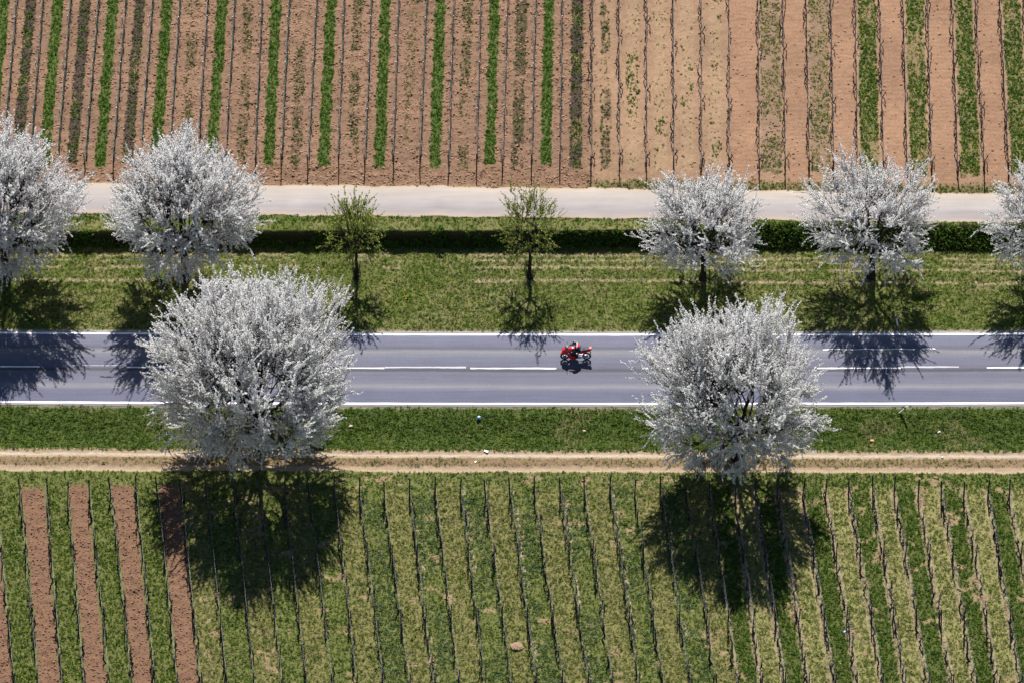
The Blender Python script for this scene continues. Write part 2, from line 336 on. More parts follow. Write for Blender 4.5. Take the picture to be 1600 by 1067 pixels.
def land(X, Y):
    """colour (rgb) + roughness of relief, and cover densities for each point"""
    shp = X.shape
    C = np.zeros(shp+(4,)); C[..., 3] = 1
    n1 = fbm(X, Y, 3.0, 11); n2 = fbm(X, Y, .8, 31); n3 = fbm(X, Y, 9., 51)
    def setc(mask, col, rough=1.):
        mask = np.asarray(mask)[..., None]
        C[...] = C*(1-mask)+np.array([*col, rough])*mask
    cov = {k: np.zeros(shp) for k in ('lush', 'meadow', 'dry', 'blue', 'clod', 'redclod', 'mulch', 'yel', 'stone')}
    # upper field
    up = (Y > Yp1(X)).astype(float)
    u = row_u(X, Y, UA, UB); k = np.clip(np.floor(u).astype(int), 0, len(UP)-1); wv = u-np.floor(u)
    kinds = np.array([ord(UP[i]) for i in range(len(UP))])[k]
    right = sstep(21.7, 22.3, u)
    base = np.array([.30, .178, .122])*(1-right[..., None])+np.array([.37, .228, .15])*right[..., None]
    base = base*(.76+.48*n1[..., None])
    P0 = kinds == ord('P')
    base = np.where(P0[..., None], np.array([.365, .21, .137])*(.80+.40*n1[..., None]), base)
    C[..., :3] = base; C[..., 3] = np.where(right > .5, .45, 1.0)
    head = sstep(0, 1, (Y-Yp1(X)-1.75+(n2-.5)*1.2+((k*7) % 5-2)*.12*(u < 22))/.5)                      # 0 on the headland next to the path
    headr = right*(1-sstep(0.2, .9, (Y-Yp1(X))/1.5))          # green fringe at right
    c = np.abs(wv-.5)+(n2-.5)*.13+(fbm(X, Y, .3, 141, 2)-.5)*.08
    patch = fbm(X, Y*.5, 1.2, 77)
    def band(ch, half): return (kinds == ord(ch))*(c < half)*head*up
    Gm = band('G', .19)*(patch > .22); Dm = band('D', .19); dm = band('d', .2); sm = band('s', .18); ym = band('y', .18); fm = band('f', .22)
    gm = band('g', .36); hm = band('h', .40)
    setc(Gm, (.10, .13, .035), .6); setc(Dm*sstep(.25, .5, patch), (.10, .07, .055), .9); setc(dm*(patch > .45)*.8, (.09, .065, .05), .9); setc(sm*(patch > .5)*.5, (.12, .08, .06), .9)
    setc(gm*(.45+.3*(patch > .4)), (.16, .17, .06), .6); setc(hm*.5, (.24, .17, .12), .6); setc(fm*.4, (.43, .30, .19), .4)
    cov['lush'] += Gm*1.25+Dm*(.25+.7*(patch < .44)+.5*(n2 > .5))+dm*(patch > .42)*.45+sm*(patch > .46)*.45+gm*sstep(.3, .42, patch)*1.25+fm*(patch > .60)*.6
    cov['meadow'] += ym*(patch > .4)*.6+gm*.5+hm*(patch > .36)*.8+dm*.15+sm*.15+fm*.08
    cov['blue'] += hm*(patch > .5)*.25
    cov['mulch'] += Dm*1.3*sstep(.22, .5, patch)+dm*(patch < .6)*.5+sm*(patch > .5)*.3+hm*(n1 > .55)*.3
    cov['yel'] += gm*.05+hm*.03+fm*(patch > .58)*.09+(Gm*.008)
    cov['clod'] += up*(1-right)*(1-np.clip(Gm+Dm, 0, 1))*(.7+.6*(n1 > .5)) + up*right*(.10)
    hz = up*(1-head)
    cov['clod'] += hz*(1-right)*.8
    setc(hz*(1-right)*.5*(n1 > .5), (.21, .12, .075), 1); setc(up*(1-right)*(1-sstep(.0, .5, Y-Yp1(X)))*.6, (.45, .30, .18), .5)
    setc(headr*(patch > .3)*up*.7, (.13, .12, .05), .6); cov['lush'] += headr*up*(patch > .34)*.6; cov['meadow'] += headr*up*.5
    # strip between path and bank, bank, verge
    vg = ((Y <= Yp0(X))*(Y > Yr1(X))).astype(float)
    yy = (Y-Yr1(X))/(Yto(X)-Yr1(X))                            # 0 at road, 1 at bank foot
    straw = sstep(.42, .62, n2*.5+n1*.5)
    setc(vg, (.14, .165, .045), .8); setc(vg*straw*.5, (.30, .25, .12), .8)
    m_up = vg*(Y > Yto(X)-.05)
    cov['meadow'] += vg*(1.3-.35*straw)*(1-.45*(yy > 1)); cov['lush'] += vg*(.15+.2*(n3 > .5)*(yy < 1)+.8*(yy > 1.15)); cov['dry'] += vg*(.4+.6*straw)*(yy < 1.0)+vg*.12*(yy > 1)
    for q, wq in ((.90, .014), (.755, .016), (.60, .018), (.84, .012)):
        ln = vg*(np.abs(yy-q+(n1-.5)*.03) < wq)*(fbm(X, Y, 5., 91) > .42)
        setc(ln*.8, (.42, .33, .22), .6); cov['dry'] += ln*1.3; cov['meadow'] *= (1-ln*.7); cov['lush'] *= (1-ln)
    fl = vg*np.exp(-(((X+6.8)/1.9)**2+((Y-G(640, 463)[1])/.8)**2)); cov['yel'] += fl*.5*(patch > .5)
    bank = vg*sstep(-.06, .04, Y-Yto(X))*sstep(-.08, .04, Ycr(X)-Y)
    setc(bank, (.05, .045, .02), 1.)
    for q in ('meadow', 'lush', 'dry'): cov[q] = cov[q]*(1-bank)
    sh = vg*(1-sstep(.05, .28, (Y-Yr1(X))+(n2-.5)*.2)); setc(sh, (.36, .31, .24), .6)
    for q in ('meadow', 'lush'): cov[q] = cov[q]*(1-sh*.9)
    # below the road
    lv = ((Y < Yr0(X))*(Y >= Yt1(X))).astype(float)
    setc(lv, (.09, .13, .03), .8); setc(lv*(n1 > .6)*.6, (.24, .20, .10), .8)
    cov['lush'] += lv*(.5+.3*(n1 < .55)); cov['meadow'] += lv*1.25; cov['dry'] += lv*(.3+.4*(n1 > .58)); cov['blue'] += lv*.1
    sh = lv*(1-sstep(.1, .3, (Yr0(X)-Y)+(n2-.5)*.25)); setc(sh, (.28, .24, .19), .6)
    for q in ('meadow', 'lush'): cov[q] = cov[q]*(1-sh*.9)
    tr = ((Y < Yt1(X)+.12)*(Y >= Yt0(X)-.1)).astype(float)
    v = (Yt1(X)-Y)/(Yt1(X)-Yt0(X))+(n2-.5)*.07
    setc(tr, (.49, .36, .255), .5)
    setc(tr*sstep(.31, .37, v)*(1-sstep(.70, .76, v)), (.29, .195, .12), .8)
    setc(tr*(np.abs(v-.19) < .05), (.55, .46, .39), .3)
    setc(tr*(v < .05)*.6, (.33, .26, .13), .6)
    mid = tr*sstep(.30, .38, v)*(1-sstep(.66, .78, v))
    cov['meadow'] += mid*(.25+.4*(n1 > .5))+tr*(v < .04)*.6; cov['dry'] += mid*.45; cov['stone'] += tr*.1
    for q in ('lush', 'meadow'): cov[q] = cov[q]*(1-tr*(v > .06)*(1-mid))
    # lower field
    lo = (Y < Yt0(X)).astype(float)
    u = row_u(X, Y, LA, LB); k = np.clip(np.floor(u).astype(int), 0, 44); wv = u-np.floor(u)
    kk = np.array([ord(q) for q in LO])[k]
    e = np.abs(wv-.5)+(n2-.5)*.06
    topband = 1-sstep(1.0, 1.8, (Yt0(X)-Y)+(n1-.5)*.8)
    turf = lo*topband
    sS = lo*(kk == ord('S'))*(1-topband)*(e < .42); sA = lo*(kk == ord('A'))*(1-topband); sM = lo*(kk == ord('M'))*(1-topband)
    sL = lo*(kk == ord('L'))*(1-topband); sY = lo*(kk == ord('Y'))*(1-topband)
    setc(lo, (.17, .185, .06), .8)
    setc(sS, (.255, .142, .092), 1.); setc(sM, (.24, .215, .085), .8); setc(sA*(u < 9.5)*.8, (.17, .17, .06), .8)
    setc(sL*.8, (.11, .12, .035), .8); setc(sY*.8, (.34, .30, .13), .8)
    edge = lo*(1-topband)*(u > 30)*(e > .36); setc(edge*.75, (.40, .31, .20), .5)
    tk = sA*(u > 17)*(u < 30)*(np.abs(wv-.2) < .05)*(n1 > .5); setc(tk, (.46, .36, .27), .5)
    bare = lo*(u > 9)*sstep(.68, .74, fbm(X, Y, 1.0, 171)); setc(bare*.8, (.38, .27, .165), .6)
    gA = sA*(1-sstep(.40, .47, e)*(u < 9.5))
    cov['lush'] += gA*(.2+.25*(patch > .5)+.35*(u < 9.5))+turf*.5*(.4+1.0*(u > 33))+sL*1.3+sM*.12
    cov['meadow'] += gA*1.0+turf*.9+sM*1.1+sY*1.25*(e < .34)*(.6+.6*(n2 > .45))+sL*.35
    cov['dry'] += gA*.3*(u > 9)+sM*.85+turf*.25+edge*.7+sY*.7+(lo*(u > 9)*(n1 > .56))*.5
    cov['blue'] += lo*(1-topband)*(u > 15)*(u < 30)*(patch > .44)*(kk == ord('A'))*.9+turf*.2*(u > 12)*(u < 30)
    cov['redclod'] += sS*1.0; cov['clod'] += bare*.6
    cov['yel'] += lo*(u < 8)*(kk == ord('A'))*(Y < G(0, 1030, ZL)[1])*.05
    for q in ('lush', 'meadow', 'blue'): cov[q] = cov[q]*(1-bare*.8)*(1-edge*.75)
    C[..., :3] *= np.array([.62, .63, .59])
    return C, cov

# fine ground near the camera's field of view, one sheet split by use
CELL = .125
x0, x1 = -42, 42
y0 = float(G(0, 1160, ZL)[1]); y1 = float(G(0, -90, ZU)[1])
xs = np.arange(x0, x1+CELL, CELL); ys = np.arange(y0, y1+CELL, CELL)
XX, YY = np.meshgrid(xs, ys)
COLR, _ = land(XX, YY)
ZZ = height(XX, YY)
rough = COLR[..., 3]
onroad = ((YY < Yr1(XX)-.02)*(YY > Yr0(XX)+.02))
onpath = ((YY < Yp1(XX)-.02)*(YY > Yp0(XX)+.02))
rel = (fbm(XX, YY, .42, 201, 3)-.5)*.24*rough*(.6+.8*fbm(XX, YY, 2.5, 222))+(fbm(XX, YY, 3, 202, 2)-.5)*.12
uu = row_u(XX, YY, UA, UB); kkk = np.clip(np.floor(uu).astype(int), 0, len(UP)-1)
isP = (np.array([UP[i] == 'P' for i in range(len(UP))])[kkk])*(YY > Yp1(XX))
rel = rel+isP*((.006+.012*fbm(XX, YY, 1.5, 305))*np.sin(YY*2*math.pi/.42+9*fbm(XX, YY, 1.6, 301)+2.0*(np.abs((uu % 1)-.5)*2)**2))
near = np.minimum.reduce([np.abs(YY-f(XX)) for f in (Yr1, Yr0, Yp1, Yp0)])
rel = rel*sstep(0, .45, near)
tv = (Yt1(XX)-YY)/(Yt1(XX)-Yt0(XX))
rel = rel-.05*np.exp(-((tv-.16)/.10)**2)-.05*np.exp(-((tv-.87)/.10)**2)
rel = np.where(onroad | onpath, -.06, rel)
ZZ = ZZ+rel
ny, nx = XX.shape
idx = np.arange(nx*ny).reshape(ny, nx)
quads = np.stack([idx[:-1, :-1], idx[:-1, 1:], idx[1:, 1:], idx[1:, :-1]], -1)
yc = (YY[:-1, :-1]+CELL/2); xc = XX[:-1, :-1]+CELL/2
zone = np.full(yc.shape, 5)
zone[yc > Yt0(xc)] = 4; zone[yc > Yt1(xc)] = 3; zone[yc > Yr0(xc)] = -1; zone[yc > Yr1(xc)] = 2; zone[yc > Yto(xc)] = 1; zone[yc > Yp0(xc)] = -2; zone[yc > Yp1(xc)] = 0
ALLV = np.stack([XX, YY, ZZ], -1).reshape(-1, 3); ALLC = COLR.reshape(-1, 4)
def zheight(x, y):
    i = np.clip((np.asarray(x)-x0)/CELL, 0, nx-1.001); j = np.clip((np.asarray(y)-y0)/CELL, 0, ny-1.001)
    a = i.astype(int); b = j.astype(int); fx = i-a; fy = j-b
    return (ZZ[b, a]*(1-fx)+ZZ[b, a+1]*fx)*(1-fy)+(ZZ[b+1, a]*(1-fx)+ZZ[b+1, a+1]*fx)*fy
for zid, nm in ((0, 'upper_vineyard_soil'), (1, 'bank'), (2, 'road_verge'), (3, 'lower_road_verge'), (4, 'dirt_track'), (5, 'lower_vineyard_ground'), (-1, 'road_bed'), (-2, 'path_bed')):
    f = quads[zone == zid]; used = np.unique(f); remap = np.zeros(nx*ny, np.int32); remap[used] = np.arange(len(used))
    me = mesh_np(nm, ALLV[used], remap[f], smooth=True)
    ca = me.color_attributes.new('land', 'FLOAT_COLOR', 'POINT'); ca.data.foreach_set('color', ALLC[used].astype(np.float32).ravel())
    tag(link(nm, me, M_GROUND), kind='structure')
# the land beyond, down to the horizon
gx = np.array([-4000, -1500, -500, -150, -60, -41, -30, -20, -10, 0, 10, 20, 30, 41, 60, 150, 500, 1500, 4000.])
rel_y = []
gxx = gx
bands = [lambda x: np.full_like(x, -3000), lambda x: np.full_like(x, -600), lambda x: np.full_like(x, -100), lambda x: np.full_like(x, y0), lambda x: Yt0(x)-.0, lambda x: Yt1(x), lambda x: (Yt1(x)+Yr0(x))/2, lambda x: Yr0(x), lambda x: Yr1(x), lambda x: Yto(x),
         lambda x: Ycr(x), lambda x: Yp0(x), lambda x: Yp1(x), lambda x: Yp1(x)+3, lambda x: np.full_like(x, y1), lambda x: np.full_like(x, 120), lambda x: np.full_like(x, 600), lambda x: np.full_like(x, 6000)]
V = []; Cc = []
bc = [(.2, .2, .08)]*4+[(.3, .22, .12)]*2+[(.12, .14, .04)]*2+[(.2, .2, .08)]*2+[(.1, .1, .04)]+[(.3, .3, .2)]*2+[(.33, .2, .13)]*5
for b, cc in zip(bands, bc):
    yv = b(gx); V.append(np.stack([gx, yv, height(gx, yv)-.25], -1)); Cc += [(*cc, 1.)]*len(gx)
V = np.concatenate(V); nb = len(bands); ng = len(gx); id2 = np.arange(nb*ng).reshape(nb, ng)
F = np.stack([id2[:-1, :-1], id2[:-1, 1:], id2[1:, 1:], id2[1:, :-1]], -1).reshape(-1, 4)
me = mesh_np('ground', V, F)
ca = me.color_attributes.new('land', 'FLOAT_COLOR', 'POINT'); ca.data.foreach_set('color', np.array(Cc, np.float32).ravel())
tag(link('ground', me, M_GROUND), kind='structure')

# ------------------------------------------------------------------ road and path sheets
def sheet(name, fa, fb, z, mat, xa, xb, step, jit=0., seed=5, far=True, kind=None, parent=None, thick=0):
    X = np.arange(xa, xb+step/2, step)
    if far: X = np.concatenate([[-3000, -600, -150], X, [150, 600, 3000]])
    j = (lambda s: (vnoise(X, X*0, .9, s)-.5)*jit+(vnoise(X, X*0, .3, s+1)-.5)*jit*.7)
    ya = fa(X)+j(seed); yb = fb(X)+j(seed+9)
    K = 6; t = np.linspace(0, 1, K)
    Y = ya[None]*(1-t[:, None])+yb[None]*t[:, None]
    Z = np.full(Y.shape, z)
    V = np.stack([np.broadcast_to(X, Y.shape), Y, Z], -1).reshape(-1, 3)
    i = np.arange(K*len(X)).reshape(K, len(X))
    F = np.stack([i[:-1, :-1], i[:-1, 1:], i[1:, 1:], i[1:, :-1]], -1).reshape(-1, 4)
    me = mesh_np(name, V, F)
    uvl = me.uv_layers.new(name='UVMap'); li = np.empty(len(me.loops), np.int32); me.loops.foreach_get('vertex_index', li)
    uvv = np.stack([V[:, 0], np.broadcast_to(t[:, None], Y.shape).ravel()], -1)[li]
    uvl.data.foreach_set('uv', uvv.astype(np.float32).ravel())
    o = link(name, me, mat, parent)
    if kind: tag(o, kind=kind)
    return o
road = sheet('road', lambda x: Yr0(x)-.04, lambda x: Yr1(x)+.04, .02, M_ASPH, -45, 45, .3, .07, 5, kind='structure')
path = sheet('farm_path', lambda x: Yp0(x)-.05, lambda x: Yp1(x)+.05, ZU+.02, M_PATH, -45, 45, .25, .22, 15, kind='structure')
pxm = lambda px: float(G(px, 575, 0)[0])
wm = 23.45
def line_y(py, base=575.5):     # a line parallel to the road through pixel row py at x=900
    yy0 = float(G(900, py)[1]); ref = (Yr0(pxm(900))+Yr1(pxm(900)))/2
    return lambda x: (Yr0(x)+Yr1(x))/2+(yy0-ref)
for nm, py, wd in (('edge_line', 523.4, .165), ('edge_line', 630.8, .165)):
    f = line_y(py)
    sheet(nm, lambda x: f(x)-wd/2, lambda x: f(x)+wd/2, .024, M_PAINT, -45, 45, .3, .02, 41, parent=road)
cl = line_y(575.6)
for k in range(-1, 7):
    a = 197+269*(k-1)
    xa, xb = pxm(a-269+269), pxm(a+133)
    sheet('centre_dash', lambda x: cl(x)-.055, lambda x: cl(x)+.055, .024, M_PAINT, xa, xb, .15, .03, 60+k, far=False, parent=road)
for a, b, py, wd in ((112, 196, 573.2, .05), (601, 729, 574.3, .13), (1403, 1500, 574.2, .12)):
    f2 = line_y(py); sheet('faded_line', lambda x: f2(x)-wd/2, lambda x: f2(x)+wd/2, .0235, M_PAINT_OLD, pxm(a), pxm(b), .15, .05, 80+a, far=False, parent=road)
f3 = line_y(546.5); slope = lambda x: f3(x)+.004*(x-24)+.03*np.sin(x*3)
sheet('thin_line', lambda x: slope(x)-.035, lambda x: slope(x)+.035, .0238, M_PAINT, pxm(1287), pxm(1432), .15, .02, 95, far=False, parent=road)
sheet('thin_line', lambda x: slope(x)-.03, lambda x: slope(x)+.05, .0243, M_PAINT, pxm(1442), pxm(1463), .15, .01, 97, far=False, parent=road)

# ------------------------------------------------------------------ ground cover (nobody could count it)
def tuft_mesh(name, n, h, spread, wd, seed, mat, flat=.0):
    r = np.random.default_rng(seed); V = []; F = []
    for i in range(n):
        a = r.random()*2*math.pi; rr = spread*.35*r.random(); bx, by = rr*math.cos(a), rr*math.sin(a)
        L = spread*(.4+.6*r.random()); hh = h*(.5+.5*r.random())
        a2 = a+r.normal()*.5; tx, ty = bx+L*math.cos(a2), by+L*math.sin(a2)
        px_, py_ = -math.sin(a2)*wd/2, math.cos(a2)*wd/2
        mx_, my_ = (bx+tx)/2, (by+ty)/2; mz = hh*(.75 if not flat else .9)
        b = len(V)
        V += [(bx-px_*.6, by-py_*.6, -.02), (bx+px_*.6, by+py_*.6, -.02), (mx_+px_, my_+py_, mz), (mx_-px_, my_-py_, mz), (tx, ty, hh if not flat else hh*.5)]
        F += [(b, b+1, b+2), (b, b+2, b+3), (b+3, b+2, b+4)]
    m = mesh_np(name, np.array(V), np.array(F)); m.materials.append(mat); return m
def clod_mesh(name, seed, mat):
    r = np.random.default_rng(seed)
    V = np.array([(1, 0, 0), (-1, 0, 0), (0, 1, 0), (0, -1, 0), (0, 0, .5), (.6, .6, .2), (-.6, .55, .25), (-.6, -.6, .2), (.6, -.55, .25)], float)*(1+.25*r.normal(size=(9, 1)))
    F = [(0, 5, 4), (5, 2, 4), (2, 6, 4), (6, 1, 4), (1, 7, 4), (7, 3, 4), (3, 8, 4), (8, 0, 4), (0, 2, 5), (2, 1, 6), (1, 3, 7), (3, 0, 8)]
    m = mesh_np(name, V, np.array(F)); m.materials.append(mat); return m
_ng = {}
def scatter(name, label, cat, P, scl, src_mesh, tilt=.25, seed=1):
    src = bpy.data.objects.new(name+'_piece', src_mesh)
    m = bpy.data.meshes.new(name); m.vertices.add(len(P)); m.vertices.foreach_set('co', P.astype(np.float32).ravel())
    r = np.random.default_rng(seed)
    a = m.attributes.new('size', 'FLOAT', 'POINT'); a.data.foreach_set('value', scl.astype(np.float32))
    rot = np.stack([r.normal(size=len(P))*tilt, r.normal(size=len(P))*tilt, r.random(len(P))*6.283], -1)
    a = m.attributes.new('turn', 'FLOAT_VECTOR', 'POINT'); a.data.foreach_set('vector', rot.astype(np.float32).ravel())
    o = link(name, m); tag(o, label, cat, kind='stuff')
    g = bpy.data.node_groups.new(name, 'GeometryNodeTree')
    g.interface.new_socket('Geometry', in_out='INPUT', socket_type='NodeSocketGeometry'); g.interface.new_socket('Geometry', in_out='OUTPUT', socket_type='NodeSocketGeometry')
    gi = g.nodes.new('NodeGroupInput'); go = g.nodes.new('NodeGroupOutput')
    ip = g.nodes.new('GeometryNodeInstanceOnPoints'); oi = g.nodes.new('GeometryNodeObjectInfo'); oi.inputs['Object'].default_value = src; oi.inputs['As Instance'].default_value = True
    na = g.nodes.new('GeometryNodeInputNamedAttribute'); na.data_type = 'FLOAT'; na.inputs['Name'].default_value = 'size'
    nb_ = g.nodes.new('GeometryNodeInputNamedAttribute'); nb_.data_type = 'FLOAT_VECTOR'; nb_.inputs['Name'].default_value = 'turn'
    g.links.new(gi.outputs[0], ip.inputs['Points']); g.links.new(oi.outputs['Geometry'], ip.inputs['Instance'])
    g.links.new(nb_.outputs[0], ip.inputs['Rotation']); g.links.new(na.outputs[0], ip.inputs['Scale']); g.links.new(ip.outputs[0], go.inputs[0])
    md = o.modifiers.new('scatter', 'NODES'); md.node_group = g
    return o
NC = 1000000
CX = RNG.uniform(x0+.2, x1-.2, NC); CY = RNG.uniform(y0+.2, y1-.2, NC)
_, cov = land(CX, CY)
off = ((CY < Yr1(CX)+.03)*(CY > Yr0(CX)-.03)) | ((CY < Yp1(CX)+.02)*(CY > Yp0(CX)-.02))
CZ = zheight(CX, CY)
DENS = NC/((x1-x0)*(y1-y0))
def pick(key, per_m2, seed, lo, hi, pw=1.5, extra=None):
    r = np.random.default_rng(seed); c = np.clip(cov[key], 0, 1.6)
    m = (r.random(NC) < c*per_m2/DENS) & ~off
    P = np.stack([CX[m], CY[m], CZ[m]], -1); s = lo+(hi-lo)*r.random(m.sum())**pw
    return P, s
T1 = tuft_mesh('lush_tuft', 13, .13, .13, .035, 1, M_G1); T2 = tuft_mesh('meadow_tuft', 12, .10, .13, .03, 2, M_G2); T3 = tuft_mesh('dry_tuft', 9, .07, .16, .022, 3, M_G3)
T4 = tuft_mesh('weed_tuft', 11, .08, .12, .05, 4, M_G4, flat=1)
for key, lab, cat, per, src, lo, hi, nm in (
    ('lush', 'dark green lush grass on the verges and in the strips between vine rows', 'grass', 52, T1, .4, 1.0, 'lush_grass'),
    ('meadow', 'light green meadow grass on the verges and under the lower vines', 'grass', 56, T2, .35, .95, 'meadow_grass'),
    ('dry', 'straw coloured dry grass lying among the green', 'dry grass', 36, T3, .35, 1.0, 'dry_grass'),
    ('blue', 'bluish green leafy weeds between the lower vine rows', 'weeds', 26, T4, .5, 1.3, 'leafy_weeds')):
    P, s = pick(key, per, hash(nm) % 97 if False else len(nm)+per, lo, hi); scatter(nm, lab, cat, P, s, src, seed=len(nm))
P, s = pick('clod', 34, 21, .022, .12, 2.6); scatter('soil_clods', 'brown clods of ploughed soil in the upper vineyard', 'soil', P, s, clod_mesh('clod', 1, M_CL1), .4, 2)
P, s = pick('redclod', 42, 22, .022, .10, 2.2); scatter('reddish_soil_clods', 'reddish brown clods in the bare strips at lower left', 'soil', P, s, clod_mesh('red_clod', 2, M_CL2), .4, 3)
P, s = pick('mulch', 55, 23, .03, .11, 1.7); scatter('dark_mulch', 'dark crumbly mulch in strips between the upper vine rows', 'mulch', P, s, clod_mesh('mulch_crumb', 3, M_MULCH), .4, 4)
P, s = pick('stone', 10, 24, .015, .05, 2.); scatter('small_stones', 'small pale stones lying on the dirt track', 'stones', P, s, clod_mesh('stone_bit', 4, M_STONE), .4, 5)
P, s = pick('yel', 40, 25, .6, 1.1); P[:, 2] += .09; scatter('yellow_flowers', 'yellow dandelions and cowslips dotted in the grass', 'flowers', P, s, clod_mesh('flower_head', 5, M_YEL), .3, 6)
bpy.data.objects['yellow_flowers'].data.attributes['size'].data.foreach_set('value', (s*.042).astype(np.float32))
# brambles on the bank
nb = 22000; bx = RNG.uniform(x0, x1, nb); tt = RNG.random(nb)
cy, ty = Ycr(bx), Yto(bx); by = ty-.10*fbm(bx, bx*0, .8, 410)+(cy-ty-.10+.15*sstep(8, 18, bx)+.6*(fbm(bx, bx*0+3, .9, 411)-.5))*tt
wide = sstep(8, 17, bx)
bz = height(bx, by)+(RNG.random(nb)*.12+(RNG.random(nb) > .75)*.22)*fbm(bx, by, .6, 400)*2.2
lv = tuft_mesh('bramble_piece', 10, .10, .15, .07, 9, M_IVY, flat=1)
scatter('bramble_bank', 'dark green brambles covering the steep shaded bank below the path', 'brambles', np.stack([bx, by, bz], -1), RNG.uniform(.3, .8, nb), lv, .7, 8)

# ------------------------------------------------------------------ trees
def edge_polys(A, B, TA, K, r, jit):
    """curved limbs from A to B leaving along TA"""
    L = np.linalg.norm(B-A, axis=1, keepdims=True)
    C = A+TA*L*.45
    t = np.linspace(0, 1, K)[None, :, None]
    P = (1-t)**2*A[:, None]+2*t*(1-t)*C[:, None]+t**2*B[:, None]
    P[:, 1:-1] += r.normal(size=(len(A), K-2, 3))*jit*L[:, None]
    Te = B-C; Te /= np.linalg.norm(Te, axis=1, keepdims=True)+1e-9
    return P, Te
def unit(v): return v/(np.linalg.norm(v, axis=-1, keepdims=True)+1e-9)
def florets(P, s, r, k=3):
    """k loose thin petals or leaves, each a bent triangle, at every point"""
    n = len(P)*k; P = np.repeat(P, k, 0); s = np.repeat(s, k)
    a = unit(r.normal(size=(n, 3))); b = unit(np.cross(a, r.normal(size=(n, 3))))
    o = r.normal(size=(n, 3))*.35*s[:, None]
    V = np.stack([P+o-a*s[:, None]*.8-b*s[:, None]*.55, P+o+a*s[:, None]*.9-b*s[:, None]*.35, P+o+b*s[:, None]*1.0+a*s[:, None]*.2*r.normal(size=(n, 1))], 1)
    return V.reshape(-1, 3), np.arange(n*3).reshape(-1, 3)
def make_tree(name, loc, rz, label, group, seed, R, hc, Rz, zf, trunk_r, wands, wl, spacing, bs, inner=.45, lean=(0, 0), leafy=False, nl=(8, 46, 240, 1000), droop=.0, zmin=.9, outl=.16, lift=0., bowl=1.0):
    r = np.random.default_rng(seed)
    O = np.array([lean[0]*.3, lean[1]*.3, zf]); cen = np.array([lean[0], lean[1], hc])
    ph = r.random((6,))*6.28
    def shell(n, lo, hi, pw=2.2):
        d = unit(r.normal(size=(n, 3))); d[:, 2] = np.where(d[:, 2] < -.8, -d[:, 2], d[:, 2])
        az = np.arctan2(d[:, 1], d[:, 0])
        mod = 1+outl*(.5*np.sin(3*az+ph[0]+2*d[:, 2])+.35*np.sin(5*az+ph[1]-3*d[:, 2])+.3*np.sin(9*az+ph[2]+4*d[:, 2]))
        rad = (lo**pw+(hi**pw-lo**pw)*r.random(n))**(1/pw)*mod
        p = cen+d*rad[:, None]*np.array([R, R, Rz]); wx = (p[:, 0]*math.cos(rz)-p[:, 1]*math.sin(rz)-cen[0])/R
        lo_ = zmin+lift*sstep(-.35, .25, wx)+bowl*((p[:, 0]-cen[0])**2+(p[:, 1]-cen[1])**2)/R**2; zz = p[:, 2]; p[:, 2] = np.where(zz < lo_, lo_+(lo_-zz)*.5*r.random(n)+r.random(n)*.8, zz)
        return p, rad
    n1, n2, n3, n4 = nl
    P4, rad4 = shell(n4, inner, .9)
    P3f = P4[r.choice(n4, n3, replace=False)]; P2f = P3f[r.choice(n3, n2, replace=False)]
    az = (np.arange(n1)+r.random(n1)*.5)/n1*2*math.pi; el = r.uniform(.25, 1.1, n1)
    P1f = O+np.stack([np.cos(az)*np.cos(el)*R*.8, np.sin(az)*np.cos(el)*R*.8, np.sin(el)*(hc+Rz-zf)*.75], -1)
    def nearest(A, B):
        d = ((unit(A-O)[:, None]-unit(B-O)[None])**2).sum(-1)+.02*((A[:, None]-B[None])**2).sum(-1)/R**2
        return d.argmin(1)
    a21 = nearest(P2f, P1f); a32 = nearest(P3f, P2f); a43 = np.concatenate([nearest(P4[i:i+500], P3f) for i in range(0, n4, 500)])
    P1 = O+(P1f-O)*.38; P2 = O+(P2f-O)*.60; P3 = O+(P3f-O)*.80
    P2[:, 2] += .03*R; P3 += r.normal(size=P3.shape)*.02*R
    root = empty(name, loc, rz); tag(root, label, 'tree', group)
    # trunk
    K = 7; t = np.linspace(0, 1, K)
    tp = np.stack([O[0]*t+r.normal(size=K)*.03, O[1]*t+r.normal(size=K)*.03, -.25+(zf+.35)*t], -1)
    tr = trunk_r*(1.0-.3*t); tr[0] *= 1.7; tr[1] *= 1.15
    V, F = tubes(tp[None], tr[None], 12); V += (vnoise(V[:, 0]*5+V[:, 2]*2, V[:, 1]*5+V[:, 2], .35, seed)-.5)[:, None]*.12*trunk_r/.3*unit(V-np.array([0, 0, 1])*V[:, 2:3])
    link('trunk', mesh_np('trunk', V, F, True), M_BARK, root)
    # limbs, each its own
    T1_ = unit((P1-O)+np.array([0, 0, .6*R*.38]))
    E1, Te1 = edge_polys(np.broadcast_to(O, P1.shape)-np.array([0, 0, .05]), P1, T1_, 7, r, .02)
    E2, Te2 = edge_polys(P1[a21], P2, Te1[a21], 6, r, .03)
    for i in range(n1):
        Vs, Fs, b = [], [], 0
        V, F = tubes(E1[i:i+1], np.linspace(trunk_r*.55, trunk_r*.33, 7)[None], 7); Vs.append(V); Fs.append(F); b = len(V)
        mk = a21 == i
        if mk.any():
            V, F = tubes(E2[mk], np.broadcast_to(np.linspace(trunk_r*.27, trunk_r*.13, 6), (mk.sum(), 6)), 5); Vs.append(V); Fs.append(F+b)
        link('limb', mesh_np('limb', np.concatenate(Vs), np.concatenate(Fs), True), M_BARK, root)
    E3, Te3 = edge_polys(P2[a32], P3, Te2[a32], 5, r, .04)
    E4, Te4 = edge_polys(P3[a43], P4, Te3[a43], 5, r, .05)
    # wands growing from the fourth and third order
    nw = wands; src = r.integers(0, n4, nw); t = r.random(nw)
    fi = t*3.999; k = fi.astype(int); fr = (fi-k)[:, None]
